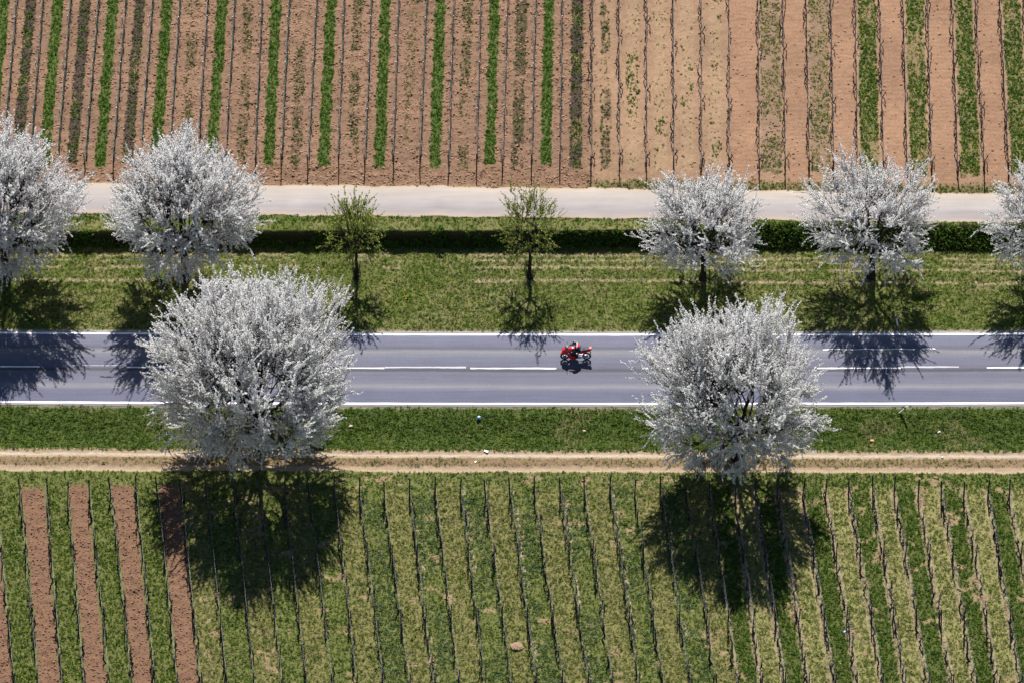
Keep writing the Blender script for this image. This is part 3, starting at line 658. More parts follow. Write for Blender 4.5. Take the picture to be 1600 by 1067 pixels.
    W0 = E4[src, k]*(1-fr)+E4[src, k+1]*fr
    nrm = unit(W0-(cen-np.array([0, 0, .25*Rz])))
    zrel = (W0[:, 2]-hc)/Rz
    d = unit(nrm*1.0+Te4[src]*.35+r.normal(size=(nw, 3))*.55+np.array([0, 0, 1])*(.35-droop*np.clip(-zrel, 0, 1))[:, None])
    L = wl*(.35+.65*r.random(nw)**1.3)*(1+.5*(r.random(nw) > .93))
    up = np.where(zrel > -.3, .18, -.15)[:, None]*np.array([0, 0, 1.])+r.normal(size=(nw, 3))*.10
    KW = 5; tt = np.linspace(0, 1, KW)[None, :, None]
    W = W0[:, None]+d[:, None]*L[:, None, None]*tt+up[:, None]*L[:, None, None]*tt**2+r.normal(size=(nw, KW, 3))*.03*tt
    W[..., 2] = np.maximum(W[..., 2], .25)
    V3, F3 = tubes(E3, np.broadcast_to(np.linspace(trunk_r*.11, trunk_r*.06, 5), (n3, 5)), 4)
    V4, F4 = tubes(E4, np.broadcast_to(np.linspace(.016, .008, 5)*(trunk_r/.3)**.5, (n4, 5)), 3)
    V5, F5 = tubes(W[:, ::2], np.broadcast_to(np.linspace(.016, .008, 3), (nw, 3)), 3)
    o = link('twigs', mesh_np('twigs', np.concatenate([V3, V4, V5]), np.concatenate([F3, F4+len(V3), F5+len(V3)+len(V4)])), M_TWIG, root); tag(o, kind='stuff')
    # blossom or leaves along them
    def along(PL, Ls, sp, t0, t1):
        n = np.maximum(1, (Ls/sp).astype(int)); ii = np.repeat(np.arange(len(PL)), n)
        st = np.arange(len(ii))-np.repeat(np.cumsum(n)-n, n)
        t = t0+(t1-t0)*(st+.5*r.random(len(ii)))/n[ii]
        f = t*(PL.shape[1]-1.001); k = f.astype(int); fr = (f-k)[:, None]
        return PL[ii, k]*(1-fr)+PL[ii, k+1]*fr
    Q = [along(W, L, spacing, .04, 1.0)]
    L4 = np.linalg.norm(P4-P3[a43], axis=1)
    if not leafy:
        Q.append(along(E4, L4, spacing*1.7, .3, 1.0))
    Q = np.concatenate(Q)
    if not leafy:
        rho = np.linalg.norm((Q-cen)/np.array([R, R, Rz]), axis=1); Q = Q[r.random(len(Q)) < .22+.78*sstep(.40, .85, rho)]
    Q = Q+r.normal(size=Q.shape)*bs*.3
    V, F = florets(Q, bs*r.uniform(.6, 1.25, len(Q)), r, 2 if leafy else 3)
    nm = 'foliage' if leafy else 'blossom'
    o = link(nm, mesh_np(nm, V, F), M_YLEAF if leafy else M_PETAL, root); tag(o, kind='stuff')
    return root
def copy_tree(src, loc, rz, label, group, scale=1.):
    c = src.copy(); COL.objects.link(c); c.location = loc; c.rotation_euler = (0, 0, rz); c.scale = (scale,)*3; c['label'] = label; c['group'] = group
    for ch in src.children:
        k = ch.copy(); COL.objects.link(k); k.parent = c
    return c
def gp(px, py, z=None):
    p = G(px, py, 0 if z is None else z)
    return Vector((float(p[0]), float(p[1]), 0 if z is None else z))
g_big = 'large blossoming cherry trees on the near side of the road'
g_far = 'trees on the grass verge beyond the road'
t1 = make_tree('cherry_tree', gp(408, 700, ZL), 0.4, 'largest white blossoming cherry tree, left one on the near side of the road', g_big, 101,
    7.6, 7.2, 7.2, 2.3, .36, 7300, 1.4, .058, .057, inner=.42, lean=(-.3, 0), droop=.6, nl=(9, 60, 330, 1700), zmin=.9, lift=3.6)
t2 = make_tree('cherry_tree', gp(1152, 714, ZL), 1.4, 'broad white blossoming cherry tree, right one on the near side of the road', g_big, 202,
    6.6, 7.2, 6.3, 2.0, .33, 5600, 1.3, .058, .056, inner=.40, lean=(-1.2, .3), droop=.3, nl=(9, 56, 300, 1400), zmin=2.4, bowl=2.8, outl=.22)
tB = make_tree('cherry_tree', gp(289, 435, 0), 0.0, 'dense white cherry tree beyond the road, second from the left edge', g_far, 303,
    5.6, 6.7, 5.0, 2.6, .30, 4500, 1.25, .058, .055, inner=.42, droop=.4, nl=(8, 50, 260, 1100), zmin=3.0, bowl=1.8)
tA = copy_tree(tB, gp(12, 434, 0), 2.2, 'dense white cherry tree cut by the left edge of the photo', g_far, 1.04)
tF = make_tree('cherry_tree', gp(1362, 434, 0), 0.9, 'open white cherry tree above the white marker post in the shade', g_far, 404,
    4.9, 5.5, 4.1, 2.5, .22, 1900, 1.35, .056, .052, inner=.42, droop=.2, nl=(8, 44, 190, 620), outl=.34, zmin=2.9, bowl=1.4)
tE = make_tree('cherry_tree', gp(1098, 436, 0), 0.2, 'small wide white cherry tree partly hidden behind the right big cherry tree', g_far, 505,
    4.3, 5.0, 3.6, 2.4, .22, 1900, 1.3, .056, .052, inner=.40, droop=.2, nl=(8, 40, 170, 560), outl=.34, zmin=2.7, bowl=1.2)
tG = copy_tree(tF, gp(1640, 434, 0), 3.6, 'white cherry tree cut by the right edge of the photo', g_far, 1.0)
tC = make_tree('young_tree', gp(557, 436, 0), 0.5, 'small sparse tree with fresh yellow green leaves, nearest the largest cherry tree', g_far, 606,
    2.15, 4.7, 3.0, 2.4, .13, 400, .95, .09, .070, inner=.3, leafy=True, nl=(6, 26, 80, 220), droop=1.0, zmin=2.0)
tD = make_tree('young_tree', gp(828, 435, 0), 2.5, 'small sparse tree with fresh green leaves, above and left of the motorcycle', g_far, 707,
    2.3, 5.2, 3.4, 2.3, .13, 360, 1.0, .10, .068, inner=.3, leafy=True, nl=(7, 26, 80, 210), droop=1.0, zmin=2.1)
for tr_, n in ((tC, 70), (tD, 60)):       # suckers round the foot
    r = np.random.default_rng(n); a = r.random(n)*6.28; L = r.uniform(.6, 1.9, n)
    B = np.stack([np.cos(a)*.25*r.random(n), np.sin(a)*.25*r.random(n), np.zeros(n)], -1)
    T = B+np.stack([np.cos(a)*.45*r.random(n)*L, np.sin(a)*.45*r.random(n)*L, L], -1)
    P = np.stack([B, (B+T)/2+r.normal(size=B.shape)*.06, T], 1)
    V, F = tubes(P, np.broadcast_to([.012, .009, .005], (n, 3)), 3)
    tag(link('suckers', mesh_np('suckers', V, F), M_TWIG, tr_), kind='stuff')

# ------------------------------------------------------------------ vineyards
def vine_mesh(name, seed, h, r0, cane, n=5):
    r = np.random.default_rng(seed); K = 6; t = np.linspace(0, 1, K)
    P = np.stack([np.cumsum(r.normal(size=K)*.06), np.cumsum(r.normal(size=K)*.09), t*h], -1); P[0, :2] = 0; P[0, 2] = -.06
    V, F = tubes(P[None], (r0*(1.15-.45*t+.25*(t > .9))*(1+.2*r.normal(size=K)))[None], n); Vs = [V]; Fs = [F]; b = len(V)
    for s in ((1, -1) if cane > 0 else ()):
        K2 = 5; q = np.linspace(0, 1, K2); L = cane*r.uniform(.6, 1.1)
        C = P[-1]+np.stack([r.normal()*.05*q, s*L*q, .22*np.sin(q*3.0)*r.uniform(.6, 1.3)-.12*q], -1)
        V, F = tubes(C[None], np.linspace(r0*.45, r0*.25, K2)[None], 4); Vs.append(V); Fs.append(F+b); b += len(V)
    for j in range(2):
        st = P[r.integers(3, K)]; dr = r.normal(size=3)*.15+np.array([0, 0, .28])
        V, F = tubes(np.stack([st, st+dr*.5, st+dr])[None], np.array([[r0*.4, r0*.3, r0*.2]]), 3); Vs.append(V); Fs.append(F+b); b += len(V)
    m = mesh_np(name, np.concatenate(Vs), np.concatenate(Fs)); m.materials.append(M_VINE); return m
def copymesh(name, mesh, loc, rz=0, sc=1., parent=None):
    o = bpy.data.objects.new(name, mesh); COL.objects.link(o); o.location = loc; o.rotation_euler = (0, 0, rz); o.scale = (sc,)*3
    if parent: o.parent = parent
    return o
def join_np(items):
    """items: (mesh, x,y,z,rz,s) -> verts/faces of all (same face size)"""
    Vs, Fs, b = [], [], 0; cache = {}
    for me, x, y, z, rz, s in items:
        if me.name not in cache:
            v = np.empty(len(me.vertices)*3, np.float32); me.vertices.foreach_get('co', v)
            f = np.empty(len(me.loops), np.int32); me.loops.foreach_get('vertex_index', f); cache[me.name] = (v.reshape(-1, 3), f.reshape(len(me.polygons), -1))
        v, f = cache[me.name]; c, sn = math.cos(rz), math.sin(rz)
        Vs.append(np.stack([(v[:, 0]*c-v[:, 1]*sn)*s+x, (v[:, 0]*sn+v[:, 1]*c)*s+y, v[:, 2]*s+z], -1)); Fs.append(f+b); b += len(v)
    return np.concatenate(Vs), np.concatenate(Fs)

def post_mesh(name, h, r):
    V, F = tubes(np.array([[[0, 0, -.2], [0, 0, h*.5], [0, 0, h]]]), np.array([[r, r, r*.95]]), 6)
    m = MB(); vs = [m.bm.verts.new(v) for v in V]
    for f in F: m.bm.faces.new([vs[i] for i in f])
    m.bm.faces.new(vs[-6:]); return m.mesh(name)
def trellis(name, label, group, A, B, h, spacing, pm, pmat, end_m, wires, cane_z, seed, cane_r=.016, cane_mat=None):
    """row from near end B to far end A"""
    r = np.random.default_rng(seed); root = empty(name, (B[0], B[1], B[2])); tag(root, label, 'vine trellis', group)
    D = A-B; L = np.linalg.norm(D); n = int(L/spacing)+1
    for i in range(n):
        q = D*min(1, i*spacing/L)
        me = end_m if i == 0 else pm
        z = float(zheight(B[0]+q[0], B[1]+q[1]))-B[2]
        o = copymesh('post', me, (q[0]+r.normal()*.02, q[1], z), 0, 1, root)
        o.rotation_euler = (r.normal()*.03 + (.04 if i == 0 else 0), r.normal()*.03, 0)
    K = max(3, int(L/1.2)); t = np.linspace(0, 1, K)
    for wz in wires:
        P = D[None]*t[:, None]; P[:, 2] = wz+.02*np.sin(t*40+seed)
        V, F = tubes(P[None], np.full((1, K), .003), 3); link('wire', mesh_np('wire', V, F), M_STEEL, root)
    if cane_z:
        K = max(4, int(L/.35)); t = np.linspace(0, 1, K); P = D[None]*t[:, None]
        P[:, 2] = cane_z+.05*np.sin(t*L*1.7+seed)+r.normal(size=K)*.04; P[:, 0] += r.normal(size=K)*.035
        V, F = tubes(P[None], cane_r*(1+.35*r.normal(size=(1, K))), 4); link('tied_canes', mesh_np('tied_canes', V, F), cane_mat or M_CANE, root)
    return root
gnarled = [vine_mesh('gnarled_vine', 900+i, .74+.06*(i % 3), .058, .5) for i in range(12)]
slender = [vine_mesh('slender_vine', 940+i, .66+.05*(i % 3), .036, .40, 4) for i in range(5)]
POST_L = post_mesh('lower_post', 1.75, .045); POST_LE = post_mesh('lower_end_post', 1.9, .055)
POST_U = post_mesh('upper_post', 1.55, .03); POST_UE = post_mesh('upper_end_post', 1.62, .045)
for m_ in (POST_L, POST_LE, POST_UE): m_.materials.append(M_POST)
POST_U.materials.append(M_STEEL)
POST_UR = post_mesh('upper_right_post', 1.5, .035); POST_UR.materials.append(M_POST)

cands = {'gn': [], 'sl': [], 'yg': []}
# lower field rows
NV_LO = len(lo_top); lowend = -((y0+1.0))
for i in range(NV_LO):
    A = LA[i].copy(); B = LB[i].copy()                       # A at the track, B at the bottom of the photo
    d = (B-A); d /= abs(d[1]); Bx = A+d*(A[1]-(y0+1.2))
    r = np.random.default_rng(5000+i)
    A2 = A.copy(); A2[1] += r.uniform(-.25, .35); A2[2] = float(zheight(A[0], A[1])); Bx[2] = A2[2]
    vis = 22 <= lo_bot[i] <= 1600
    lab = f'lower trellis row with dark posts, {nth(i)} from the left along the bottom edge' if vis else ('vine trellis just outside the lower left corner' if i == 0 else f'lower trellis row leaving the photo at the right edge, {nth(NV_LO-i)} from the right')
    trellis('vine_trellis', lab, 'vine trellises below the dirt track', Bx, A2, 1.9, 5.9, POST_L, M_POST, POST_LE, (.8, 1.1, 1.5), None, i)
    L = abs(Bx[1]-A2[1]); n = 0; s = .55+r.random()*.3
    while s < L:
        p = A2+d*s; s += r.uniform(1.1, 1.5)
        if r.random() < .08: continue
        n += 1; cands['gn'].append((p[0]+r.normal()*.03, p[1], i, n))
# upper rows
for i in range(len(up_top)):
    A = UA[i].copy(); B = UB[i].copy(); d = A-B; d /= abs(d[1])
    base_y = float(G(800, 268 if i < 22 else 271+.016*(up_bot[i]-925), ZU)[1])
    Bn = B+d*(base_y-B[1]); An = B+d*((y1-1)-B[1]); Bn[2] = An[2] = ZU
    if i < 22:
        lab = f'upper trellis row of young vines, {nth(i)} from the left along the top edge' if i else 'young vine row just outside the upper left corner'
        trellis('vine_trellis', lab, 'vine trellises above the farm path', An, Bn, 1.64, 4.8, POST_U, M_STEEL, POST_UE, (.7, 1.1, 1.5), .75, 100+i, .010, M_CANE)
    else:
        vis = up_top[i] < 1600
        lab = f'upper trellis row of bare vines, {nth(i)} from the left along the top edge' if vis else 'bare vine row just outside the upper right corner'
        trellis('vine_trellis', lab, 'vine trellises above the farm path', An, Bn, 1.5, 5.2, POST_UR, M_POST, POST_UE, (1.1, 1.45), .68, 100+i, .022, M_VINE if i > 28 else M_CANE)
    r = np.random.default_rng(7000+i); L = An[1]-Bn[1]; n = 0; s = (1.4 if i < 22 else .5)+r.random()*.3
    while s < L:
        p = Bn+d*s; s += r.uniform(.95, 1.1) if i < 22 else r.uniform(.95, 1.3)
        if r.random() < .04: continue
        n += 1; cands['yg' if i < 22 else 'sl'].append((p[0]+r.normal()*.02, p[1], i, n))
def in_view(c, z):
    v = np.array([c[0], c[1], z])-CAM; cc, s = math.cos(ELEV), math.sin(ELEV)
    f = v[1]*cc-v[2]*s; px = 800+FPX*v[0]/f; py = 533.5-FPX*(v[1]*s+v[2]*cc)/f
    return 3 < px < 1597 and 3 < py < 1060
def select(lst, z):
    vis = [c for c in lst if in_view(c, z)]; vis.sort(key=lambda c: c[1])
    keep = set(map(id, vis[:300])); return vis[:300], [c for c in lst if id(c) not in keep]
ones, rest = select(cands['gn'], ZL)
for k, (x, y, i, n) in enumerate(ones):
    o = copymesh('grapevine', gnarled[(i*5+n*7) % 12], (x, y, float(zheight(x, y))), random.uniform(-.2, .2)+(math.pi if k % 2 else 0), random.uniform(.85, 1.15))
    tag(o, f'gnarled bare vine, {nth(n)} from the track in the {nth(i)} lower row from the left', 'grapevine', 'gnarled vines below the dirt track')
V, F = join_np([(gnarled[(i*5+n*7) % 12], x, y, float(zheight(x, y)), random.uniform(-.2, .2)+(math.pi if n % 2 else 0), random.uniform(.85, 1.15)) for x, y, i, n in rest])
tag(link('more_grapevines', mesh_np('more_grapevines', V, F), M_VINE), 'further gnarled bare vines in the rows just below the dirt track', 'grapevines', kind='stuff')
ones, rest = select(cands['sl'], ZU)
for k, (x, y, i, n) in enumerate(ones):
    o = copymesh('slender_grapevine', slender[(i*5+n*3) % 5], (x, y, float(zheight(x, y))), random.uniform(-.2, .2), random.uniform(.85, 1.15))
    tag(o, f'slender bare vine, {nth(n)} from the path in the {nth(i)} upper row from the left', 'grapevine', 'slender vines above the farm path')
if rest:
    V, F = join_np([(slender[(i*5+n*3) % 5], x, y, float(zheight(x, y)), 0, 1.) for x, y, i, n in rest])
    tag(link('more_slender_grapevines', mesh_np('more_slender_grapevines', V, F), M_VINE), 'further slender bare vines in the far part of the upper right rows', 'grapevines', kind='stuff')
V, F = tubes(np.array([[[0, 0, -.1], [0, 0, .6], [0, 0, 1.25]]]), np.full((1, 3), .014), 4); stake_m = mesh_np('stake', V, F); stake_m.materials.append(M_STEEL)
V, F = tubes(np.array([[[0, 0, 0], [0, 0, .25], [0, 0, .6]]]), np.full((1, 3), .062), 6); tube_m = mesh_np('grow_tube', V, F); tube_m.materials.append(M_TUBE)
shoot_m = vine_mesh('shoot', 77, .6, .016, 0.22, 4)
ones, rest = select(cands['yg'], ZU)
for k, (x, y, i, n) in enumerate(ones):
    rr = random.Random(i*100+n)
    e_ = empty('young_vine', (x, y, float(zheight(x, y)))); tag(e_, f'young staked vine, {nth(n)} from the path in the {nth(i)} upper row from the left', 'young vine', 'young staked vines above the farm path')
    st = copymesh('stake', stake_m, (0.03, 0, 0), 0, rr.uniform(.85, 1.05), e_); st.rotation_euler = (rr.uniform(-.05, .05), rr.uniform(-.04, .04), 0)
    if i < 17 or rr.random() < .35: copymesh('grow_tube', tube_m, (-.02, 0, 0), 0, rr.uniform(.7, 1.1), e_)
    copymesh('shoot', shoot_m, (0, 0, .02), rr.random()*6, rr.uniform(.8, 1.3), e_)
Vs = join_np([(m_, x, y, float(zheight(x, y)), 0, 1.) for x, y, i, n in rest for m_ in (stake_m, shoot_m)]) if rest else None
if rest:
    o = tag(link('more_young_vines', mesh_np('more_young_vines', *Vs), M_CANE), 'further young staked vines toward the top edge of the upper left rows', 'young vines', kind='stuff')
    V, F = join_np([(tube_m, x-.02, y, float(zheight(x, y)), 0, 1.) for x, y, i, n in rest if i < 17 or n % 3 == 0])
    tag(link('grow_tube', mesh_np('grow_tube_far', V, F), M_TUBE, o), kind='stuff')

# ------------------------------------------------------------------ motorcycle
M_RED = simple('red_paint', (.62, .012, .012), .25, .6, var=.05)
M_BLK = simple('black_rubber', (.012, .012, .014), .7, .3, var=.1)
M_ALU = simple('bright_alloy', (.30, .31, .36), .35, .5, .6, var=.05)
M_DARKM = simple('dark_metal', (.05, .055, .07), .45, .4, .5, var=.1)
M_GLASS = simple('tinted_screen', (.06, .08, .10), .1, .8, var=.02)
M_WHITE = simple('white_plastic', (.8, .8, .8), .4, .4, var=.04)
M_SEAT = simple('seat_vinyl', (.03, .03, .04), .6, .3, var=.1)
bike = empty('motorcycle', (float(G(899.5, 561.6)[0]), float(G(899.5, 561.6)[1]), .024)); tag(bike, 'red sports motorcycle with a rider heading left on the road', 'motorcycle')
wb = .727; wr = .305
for sx in (-1, 1):
    wh = MB().torus((sx*wb, 0, wr), wr-.055, .058, 28, 8).build('tyre', M_BLK, None, True)
    we = empty('wheel', (0, 0, 0)); we.parent = bike; wh.parent = we
    rm = MB().torus((sx*wb, 0, wr), wr-.105, .018, 24, 6)
    for k in range(5):
        a = k*2*math.pi/5+.3*sx; rm.box((sx*wb+.095*math.cos(a), 0, wr+.095*math.sin(a)), (.20, .04, .035), Matrix.Rotation(-a, 4, 'Y'))
    rm.tube([(sx*wb, -.06, wr), (sx*wb, .06, wr)], .04, 10); rm.build('rim', M_ALU, we, False)
    MB().tube([(sx*wb, -.075, wr), (sx*wb, -.065, wr)], .13 if sx < 0 else .09, 16).build('brake_disc', M_ALU, we)
def prism(pts, w0, w1=None, taper=.75):
    """side profile (x,z) given thickness, edges drawn in"""
    m = MB(); w1 = w1 or w0
    cx = sum(p[0] for p in pts)/len(pts); cz = sum(p[1] for p in pts)/len(pts)
    secs = []
    for y, k in ((-w0, taper), (-w0*.75, 1), (w0*.75, 1), (w0, taper)):
        secs.append([(cx+(p[0]-cx)*k, y, cz+(p[1]-cz)*k) for p in pts])
    return m.loft(secs)
MB().tube([(-wb, -.075, wr), (-.48, -.075, .93)], .024, 8).tube([(-wb, .075, wr), (-.48, .075, .93)], .024, 8).build('fork', M_ALU, bike, True)
prism([(-1.02, .50), (-.98, .60), (-.80, .68), (-.62, .66), (-.50, .54), (-.56, .52), (-.66, .60), (-.82, .62), (-.94, .56)], .075).build('front_mudguard', M_RED, bike)
prism([(-.93, .80), (-.86, .95), (-.66, 1.06), (-.50, 1.02), (-.42, .86), (-.50, .72), (-.70, .70), (-.84, .72)], .19).build('nose_fairing', M_RED, bike)
prism([(-.74, 1.03), (-.62, 1.20), (-.54, 1.20), (-.50, 1.02), (-.60, 1.0)], .15, taper=.8).build('windscreen', M_GLASS, bike)
for s in (-1, 1):
    pts = [(-.66, .76), (-.46, .72), (-.30, .56), (-.02, .42), (.02, .26), (-.20, .22), (-.40, .28), (-.52, .48)]
    m = MB(); a = [(p[0], s*.20, p[1]) for p in pts]; b = [(p[0]+.01, s*.245, p[1]) for p in pts]; c = [(-.3+(p[0]+.3)*.8, s*.26, .48+(p[1]-.48)*.8) for p in pts]
    (m.loft([a, b, c]) if s > 0 else m.loft([c, b, a])).build('side_fairing', M_RED, bike)
    MB().box((-.86, s*.08, .86), (.04, .10, .06), bev=.01).build('headlight', M_WHITE, bike)
    MB().tube([(-.56, s*.17, 1.06), (-.58, s*.30, 1.20)], .010, 6).ball((-.58, s*.33, 1.22), (.03, .07, .045), 1).build('mirror', M_BLK, bike)
    MB().tube([(-.46, 0, .98), (-.44, s*.22, 1.0), (-.36, s*.33, 1.0)], .014, 8).tube([(-.39, s*.27, 1.0), (-.345, s*.37, .995)], .022, 8).build('handlebar', M_BLK, bike)
    MB().box((.12, s*.17, .33), (.10, .10, .025)).tube([(.12, s*.1, .42), (.12, s*.17, .33)], .015, 6).build('footrest', M_DARKM, bike)
    MB().tube([(.10, s*.09, .38), (.42, s*.10, .33), (wb, s*.10, wr)], .032, 6).build('swingarm', M_ALU, bike)
MB().box((-.18, 0, .44), (.42, .30, .30), Matrix.Rotation(.2, 4, 'Y'), bev=.04).box((.05, 0, .42), (.30, .26, .24), bev=.03).tube([(-.1, -.14, .4), (-.1, -.19, .4)], .09, 12).build('engine', M_DARKM, bike)
MB().tube([(-.44, 0, .92), (-.2, -.12, .74), (.16, -.12, .5)], .035, 6).tube([(-.44, 0, .92), (-.2, .12, .74), (.16, .12, .5)], .035, 6).tube([(.0, 0, .7), (.35, -.08, .76), (.85, -.04, .86)], .02, 6).build('frame', M_ALU, bike)
tk = MB().ball((-.20, 0, .93), (.33, .17, .15), 3); tk.build('fuel_tank', M_RED, bike, True)
MB().ball((-.04, -.10, .97), (.09, .06, .05), 2).build('tank_highlight', M_WHITE, bike, True)  # white blob imitating the sun's highlight on the red tank
prism([(.05, .80), (.10, .86), (.40, .84), (.62, .90), (.88, .98), (.86, 1.02), (.60, .97), (.40, .90), (.08, .90)], .13).build('seat', M_SEAT, bike)
prism([(.10, .66), (.14, .76), (.50, .82), (.80, .93), (1.02, 1.04), (1.06, .98), (1.00, .88), (.70, .74), (.45, .66), (.2, .62)], .14, taper=.85).build('tail_fairing', M_RED, bike)
prism([(.86, .99), (1.06, 1.05), (1.04, 1.08), (.88, 1.05)], .11).build('tail_hump', simple('faded_red', (.75, .12, .09), .4, .4), bike)
MB().box((1.045, 0, .96), (.03, .14, .06)).build('tail_light', simple('red_lens', (.5, .01, .01), .2, .6), bike)
MB().box((.98, 0, .62), (.02, .18, .2), Matrix.Rotation(-.3, 4, 'Y')).tube([(.9, 0, .85), (.98, 0, .66)], .02, 6).build('plate_holder', M_BLK, bike)
MB().tube([(-.30, -.10, .30), (-.05, -.13, .20), (.22, -.16, .28)], .03, 8).tube([(.22, -.17, .29), (.80, -.20, .52)], [.045, .06], 12).build('exhaust', M_ALU, bike, True)

# rider
def skin_mesh(name, joints, edges, radii, sub=2):
    me = bpy.data.meshes.new(name); me.from_pydata(joints, edges, []); o = bpy.data.objects.new(name, me); COL.objects.link(o)
    sk = o.modifiers.new('skin', 'SKIN'); sl = me.skin_vertices[0].data
    for i, rd in enumerate(radii): sl[i].radius = (rd, rd) if not isinstance(rd, tuple) else rd
    sl[0].use_root = True
    ss = o.modifiers.new('sub', 'SUBSURF'); ss.levels = sub; ss.render_levels = sub
    dg = bpy.context.evaluated_depsgraph_get(); dg.update()
    out = bpy.data.meshes.new_from_object(o.evaluated_get(dg)); out.name = name
    bpy.data.objects.remove(o); bpy.data.meshes.remove(me)
    for p in out.polygons: p.use_smooth = True
    return out
J = [(.22, 0, .95), (.20, 0, 1.10), (.13, 0, 1.24), (.05, 0, 1.32), (-.02, 0, 1.38)]; R_ = [(.22, .18), (.23, .18), (.24, .19), (.13, .11), .08]
E = [(0, 1), (1, 2), (2, 3), (3, 4)]
for s in (-1, 1):
    b = len(J)
    J += [(.17, s*.11, .95), (-.17, s*.20, .84), (.10, s*.20, .50), (.10, s*.19, .38), (-.06, s*.20, .345)]
    R_ += [.13, .10, .075, .065, .05]; E += [(0, b), (b, b+1), (b+1, b+2), (b+2, b+3), (b+3, b+4)]
    c = len(J)
    J += [(.06, s*.19, 1.27), (-.08, s*.27, 1.10), (-.30, s*.29, 1.04), (-.36, s*.30, 1.02)]
    R_ += [.10, .07, .05, .04]; E += [(2, c), (c, c+1), (c+1, c+2), (c+2, c+3)]
body = skin_mesh('rider_body', J, E, R_)
M_SUIT = simple('black_leather', (.012, .014, .022), .5, .4, var=.1); M_SRED = simple('red_leather', (.62, .05, .03), .5, .4, var=.08); M_SWHT = simple('white_leather', (.75, .75, .78), .5, .4, var=.05); M_SBLU = simple('blue_leather', (.02, .04, .16), .5, .4, var=.1)
for m_ in (M_SUIT, M_SRED, M_SWHT, M_SBLU): body.materials.append(m_)
for p in body.polygons:
    c = p.center
    if c.z > 1.22 and c.x > .10 and p.normal.z > -.1: p.material_index = 1
    elif c.z > 1.26 and c.x > .0: p.material_index = 2
    elif c.z > 1.05 and c.x > .14: p.material_index = 3
person = empty('person', bike.location); tag(person, 'motorcycle rider in dark leathers with red and white shoulders and a dark helmet', 'person')
link('body', body, None, person)
hm = MB().ball((-.08, 0, 1.47), (.145, .125, .14), 3).ball((-.14, 0, 1.41), (.10, .10, .07), 2)
hm.build('helmet', simple('helmet_shell', (.02, .025, .04), .2, .7), person, True)
MB().ball((-.115, 0, 1.475), (.125, .105, .06), 2, Matrix.Rotation(-.2, 4, 'Y')).build('visor', simple('visor_glass', (.03, .04, .06), .05, .9), person, True)
MB().ball((-.07, 0, 1.545), (.085, .06, .07), 2).build('helmet_highlight', M_SWHT, person, True)  # white cap stands in for light glinting off the dark shell
for s in (-1, 1):
    g = MB()
    for k in range(4):
        y = s*(.275+.024*k)
        g.tube([(-.345, y, 1.025), (-.385, y, 1.028), (-.402, y, 1.00), (-.385, y, .975)], [.012, .011, .010, .009], 6)
    g.tube([(-.335, s*.275, 1.01), (-.345, s*.262, .985), (-.375, s*.268, .978)], [.013, .012, .010], 6).box((-.335, s*.31, 1.015), (.05, .09, .035), bev=.01)
    g.build('glove', M_SUIT, person, True)
    MB().box((-.02, s*.20, .335), (.24, .08, .06), bev=.02).build('boot', M_BLK, person)

# ------------------------------------------------------------------ marker posts, litter, mounds
def marker(px, py, z, top, label):
    b = gp(px, py, z); root = empty('marker_post', b); d = Vector(top); q = d.to_track_quat('Z', 'Y')
    root.rotation_mode = 'QUATERNION'; root.rotation_quaternion = q; tag(root, label, 'marker post', 'leaning white marker posts beside the road')
    L = d.length
    sec = lambda zz, k=1: [(-.065*k, -.04*k, zz), (.065*k, -.04*k, zz), (.05*k, .03*k, zz), (0, .05*k, zz), (-.05*k, .03*k, zz)]
    MB().loft([sec(-.1), sec(L-.34)]).loft([sec(L-.15), sec(L-.02), [(p[0], p[1], L+.02*(p[1] > 0)) for p in sec(L)]]).build('body', M_WHITE, root)
    MB().loft([sec(L-.34, 1.01), sec(L-.15, 1.01)]).build('black_band', M_BLK, root)
    MB().box((0, -.043, L-.24), (.04, .008, .14)).build('reflector', simple('reflector', (.6, .6, .62), .2, .8), root)
marker(1404.5, 645.5, -.08, (.5, -.33, .95), 'white marker post leaning right on the near verge of the road')
marker(1403, 509, .03, (-.2, .02, 1.0), 'white marker post standing in the shade of the right hand cherry tree')
def ico_obj(name, px, py, z, size, mat, label, cat, seed=1, jit=.12, sub=2, lift=.6):
    m = MB(); m.ball((0, 0, 0), size, sub); r = random.Random(seed)
    for v in m.bm.verts: v.co *= 1+r.uniform(-jit, jit)
    p = gp(px, py, z); o = m.build(name, mat); o.location = (p.x, p.y, float(zheight(p.x, p.y))+size[2]*lift); tag(o, label, cat); return o
M_BLUE = simple('blue_plastic', (.06, .30, .75), .3, .5, var=.2)
p = gp(748.5, 657, -.25); ball = empty('ball', (p.x, p.y, float(zheight(p.x, p.y))+.15)); tag(ball, 'small blue and white ball lying in the grass below the road', 'ball')
MB().ball((0, 0, 0), (.135, .135, .135), 3).build('ball_skin', M_BLUE, ball, True)
for a, b_ in ((0.4, 1.2), (2.5, .9), (4.4, 1.0), (1.4, .3), (3.4, .1), (5.3, .2)):
    d = Vector((math.cos(a)*math.cos(b_), math.sin(a)*math.cos(b_), math.sin(b_)))
    MB().ball(d*.085, (.062, .062, .062), 2).build('white_patch', M_WHITE, ball, True)
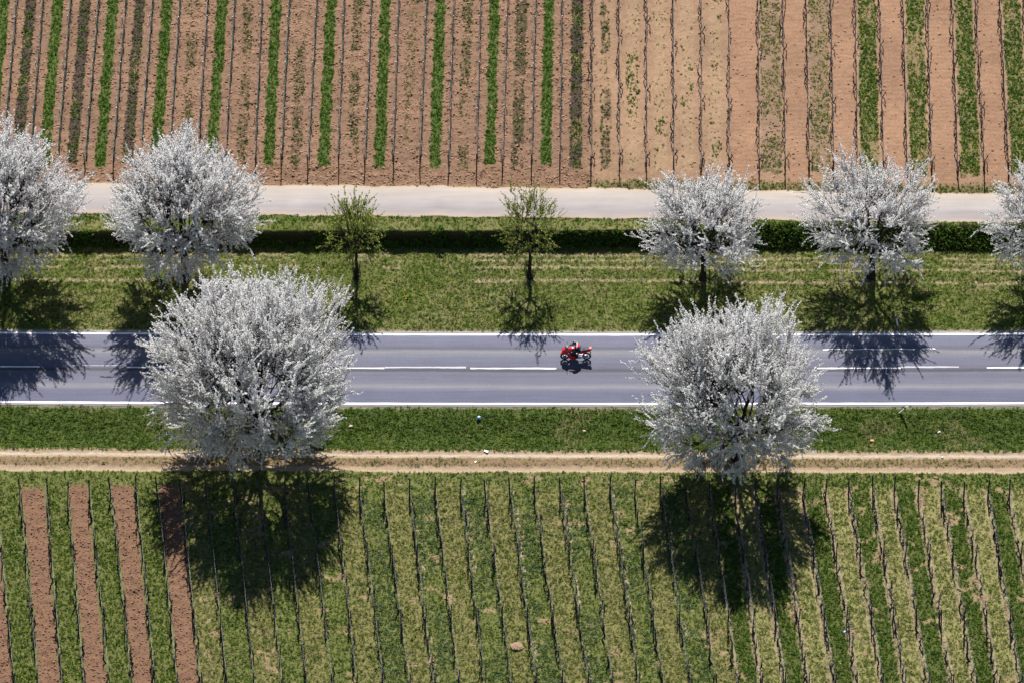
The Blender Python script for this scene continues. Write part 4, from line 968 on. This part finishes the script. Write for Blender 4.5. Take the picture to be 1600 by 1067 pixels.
def sheet_bit(name, px, py, z, w_, h_, rz, mat, label, seed):
    r = np.random.default_rng(seed); n = 5; X, Y = np.meshgrid(np.linspace(-w_/2, w_/2, n), np.linspace(-h_/2, h_/2, n)); Z = .02+np.abs(r.normal(size=X.shape))*.03
    V = np.stack([X+r.normal(size=X.shape)*.01, Y, Z], -1).reshape(-1, 3); i = np.arange(25).reshape(5, 5)
    F = np.stack([i[:-1, :-1], i[:-1, 1:], i[1:, 1:], i[1:, :-1]], -1).reshape(-1, 4)
    m = mesh_np(name, V, F); o = link(name, m, mat); md = o.modifiers.new('thickness', 'SOLIDIFY'); md.thickness = .004
    p = gp(px, py, z); o.location = (p.x, p.y, float(zheight(p.x, p.y))+.02); o.rotation_euler = (0, 0, rz); tag(o, label, 'litter'); return o
sheet_bit('paper_scrap', 759.5, 705.5, ZL, .32, .16, -.6, M_WHITE, 'crumpled white paper scrap on the far rut of the dirt track', 1)
sheet_bit('paper_scrap', 743, 722, ZL, .16, .12, .4, M_WHITE, 'small white scrap on the brown middle of the dirt track', 2)
sheet_bit('paper_scrap', 1472.5, 714.5, ZL, .16, .12, .2, simple('pale_blue_scrap', (.45, .55, .65), .5), 'pale bluish scrap at the right end of the dirt track', 3)
sheet_bit('plastic_scrap', 1369, 821, ZL, .22, .12, .3, M_BLUE, 'small blue plastic scrap in a grassy strip between the lower vine rows', 4)
sheet_bit('plastic_scrap', 1319.5, 987, ZL, .2, .14, .9, M_BLUE, 'blue plastic scrap beside a vine post near the bottom right', 5)
sheet_bit('paper_scrap', 860, 388.5, 0, .16, .16, .2, M_WHITE, 'small white scrap at the foot of the bank beside the middle young tree', 6)
sheet_bit('paper_scrap', 1467, 674, -.3, .22, .1, .6, M_WHITE, 'small white scrap in the right part of the near verge grass', 7)
ico_obj('stone', 548, 666, -.3, (.12, .1, .08), simple('pale_stone_mat', (.55, .45, .38), .9), 'pale stone in the verge grass right of the largest cherry tree', 'stone', 3, .2)
ico_obj('stone', 1362.5, 687, -.4, (.14, .11, .07), simple('orange_stone', (.55, .30, .18), .9), 'orange stone in the near verge below the leaning marker post', 'stone', 4, .2)
ico_obj('stone', 913, 673, -.35, (.12, .09, .06), simple('tan_stone', (.5, .38, .28), .9), 'tan stone in the verge grass below the motorcycle', 'stone', 5, .2)
M_MOUND = simple('mound_earth', (.24, .17, .11), .95, .1, var=.3, scale=9, bump=.8)
ico_obj('earth_mound', 808, 1011, ZL, (.42, .36, .13), M_MOUND, 'round reddish earth mound between vines near the bottom middle', 'mound', 6, .16, 3, .25)
ico_obj('earth_mound', 1003, 0+272, ZU, (.25, .2, .1), M_MOUND, 'low earth heap at the near end of the upper vineyard', 'mound', 7, .15, 2, .25) if False else None
print('tris', sum(len(m.polygons) for m in bpy.data.meshes))
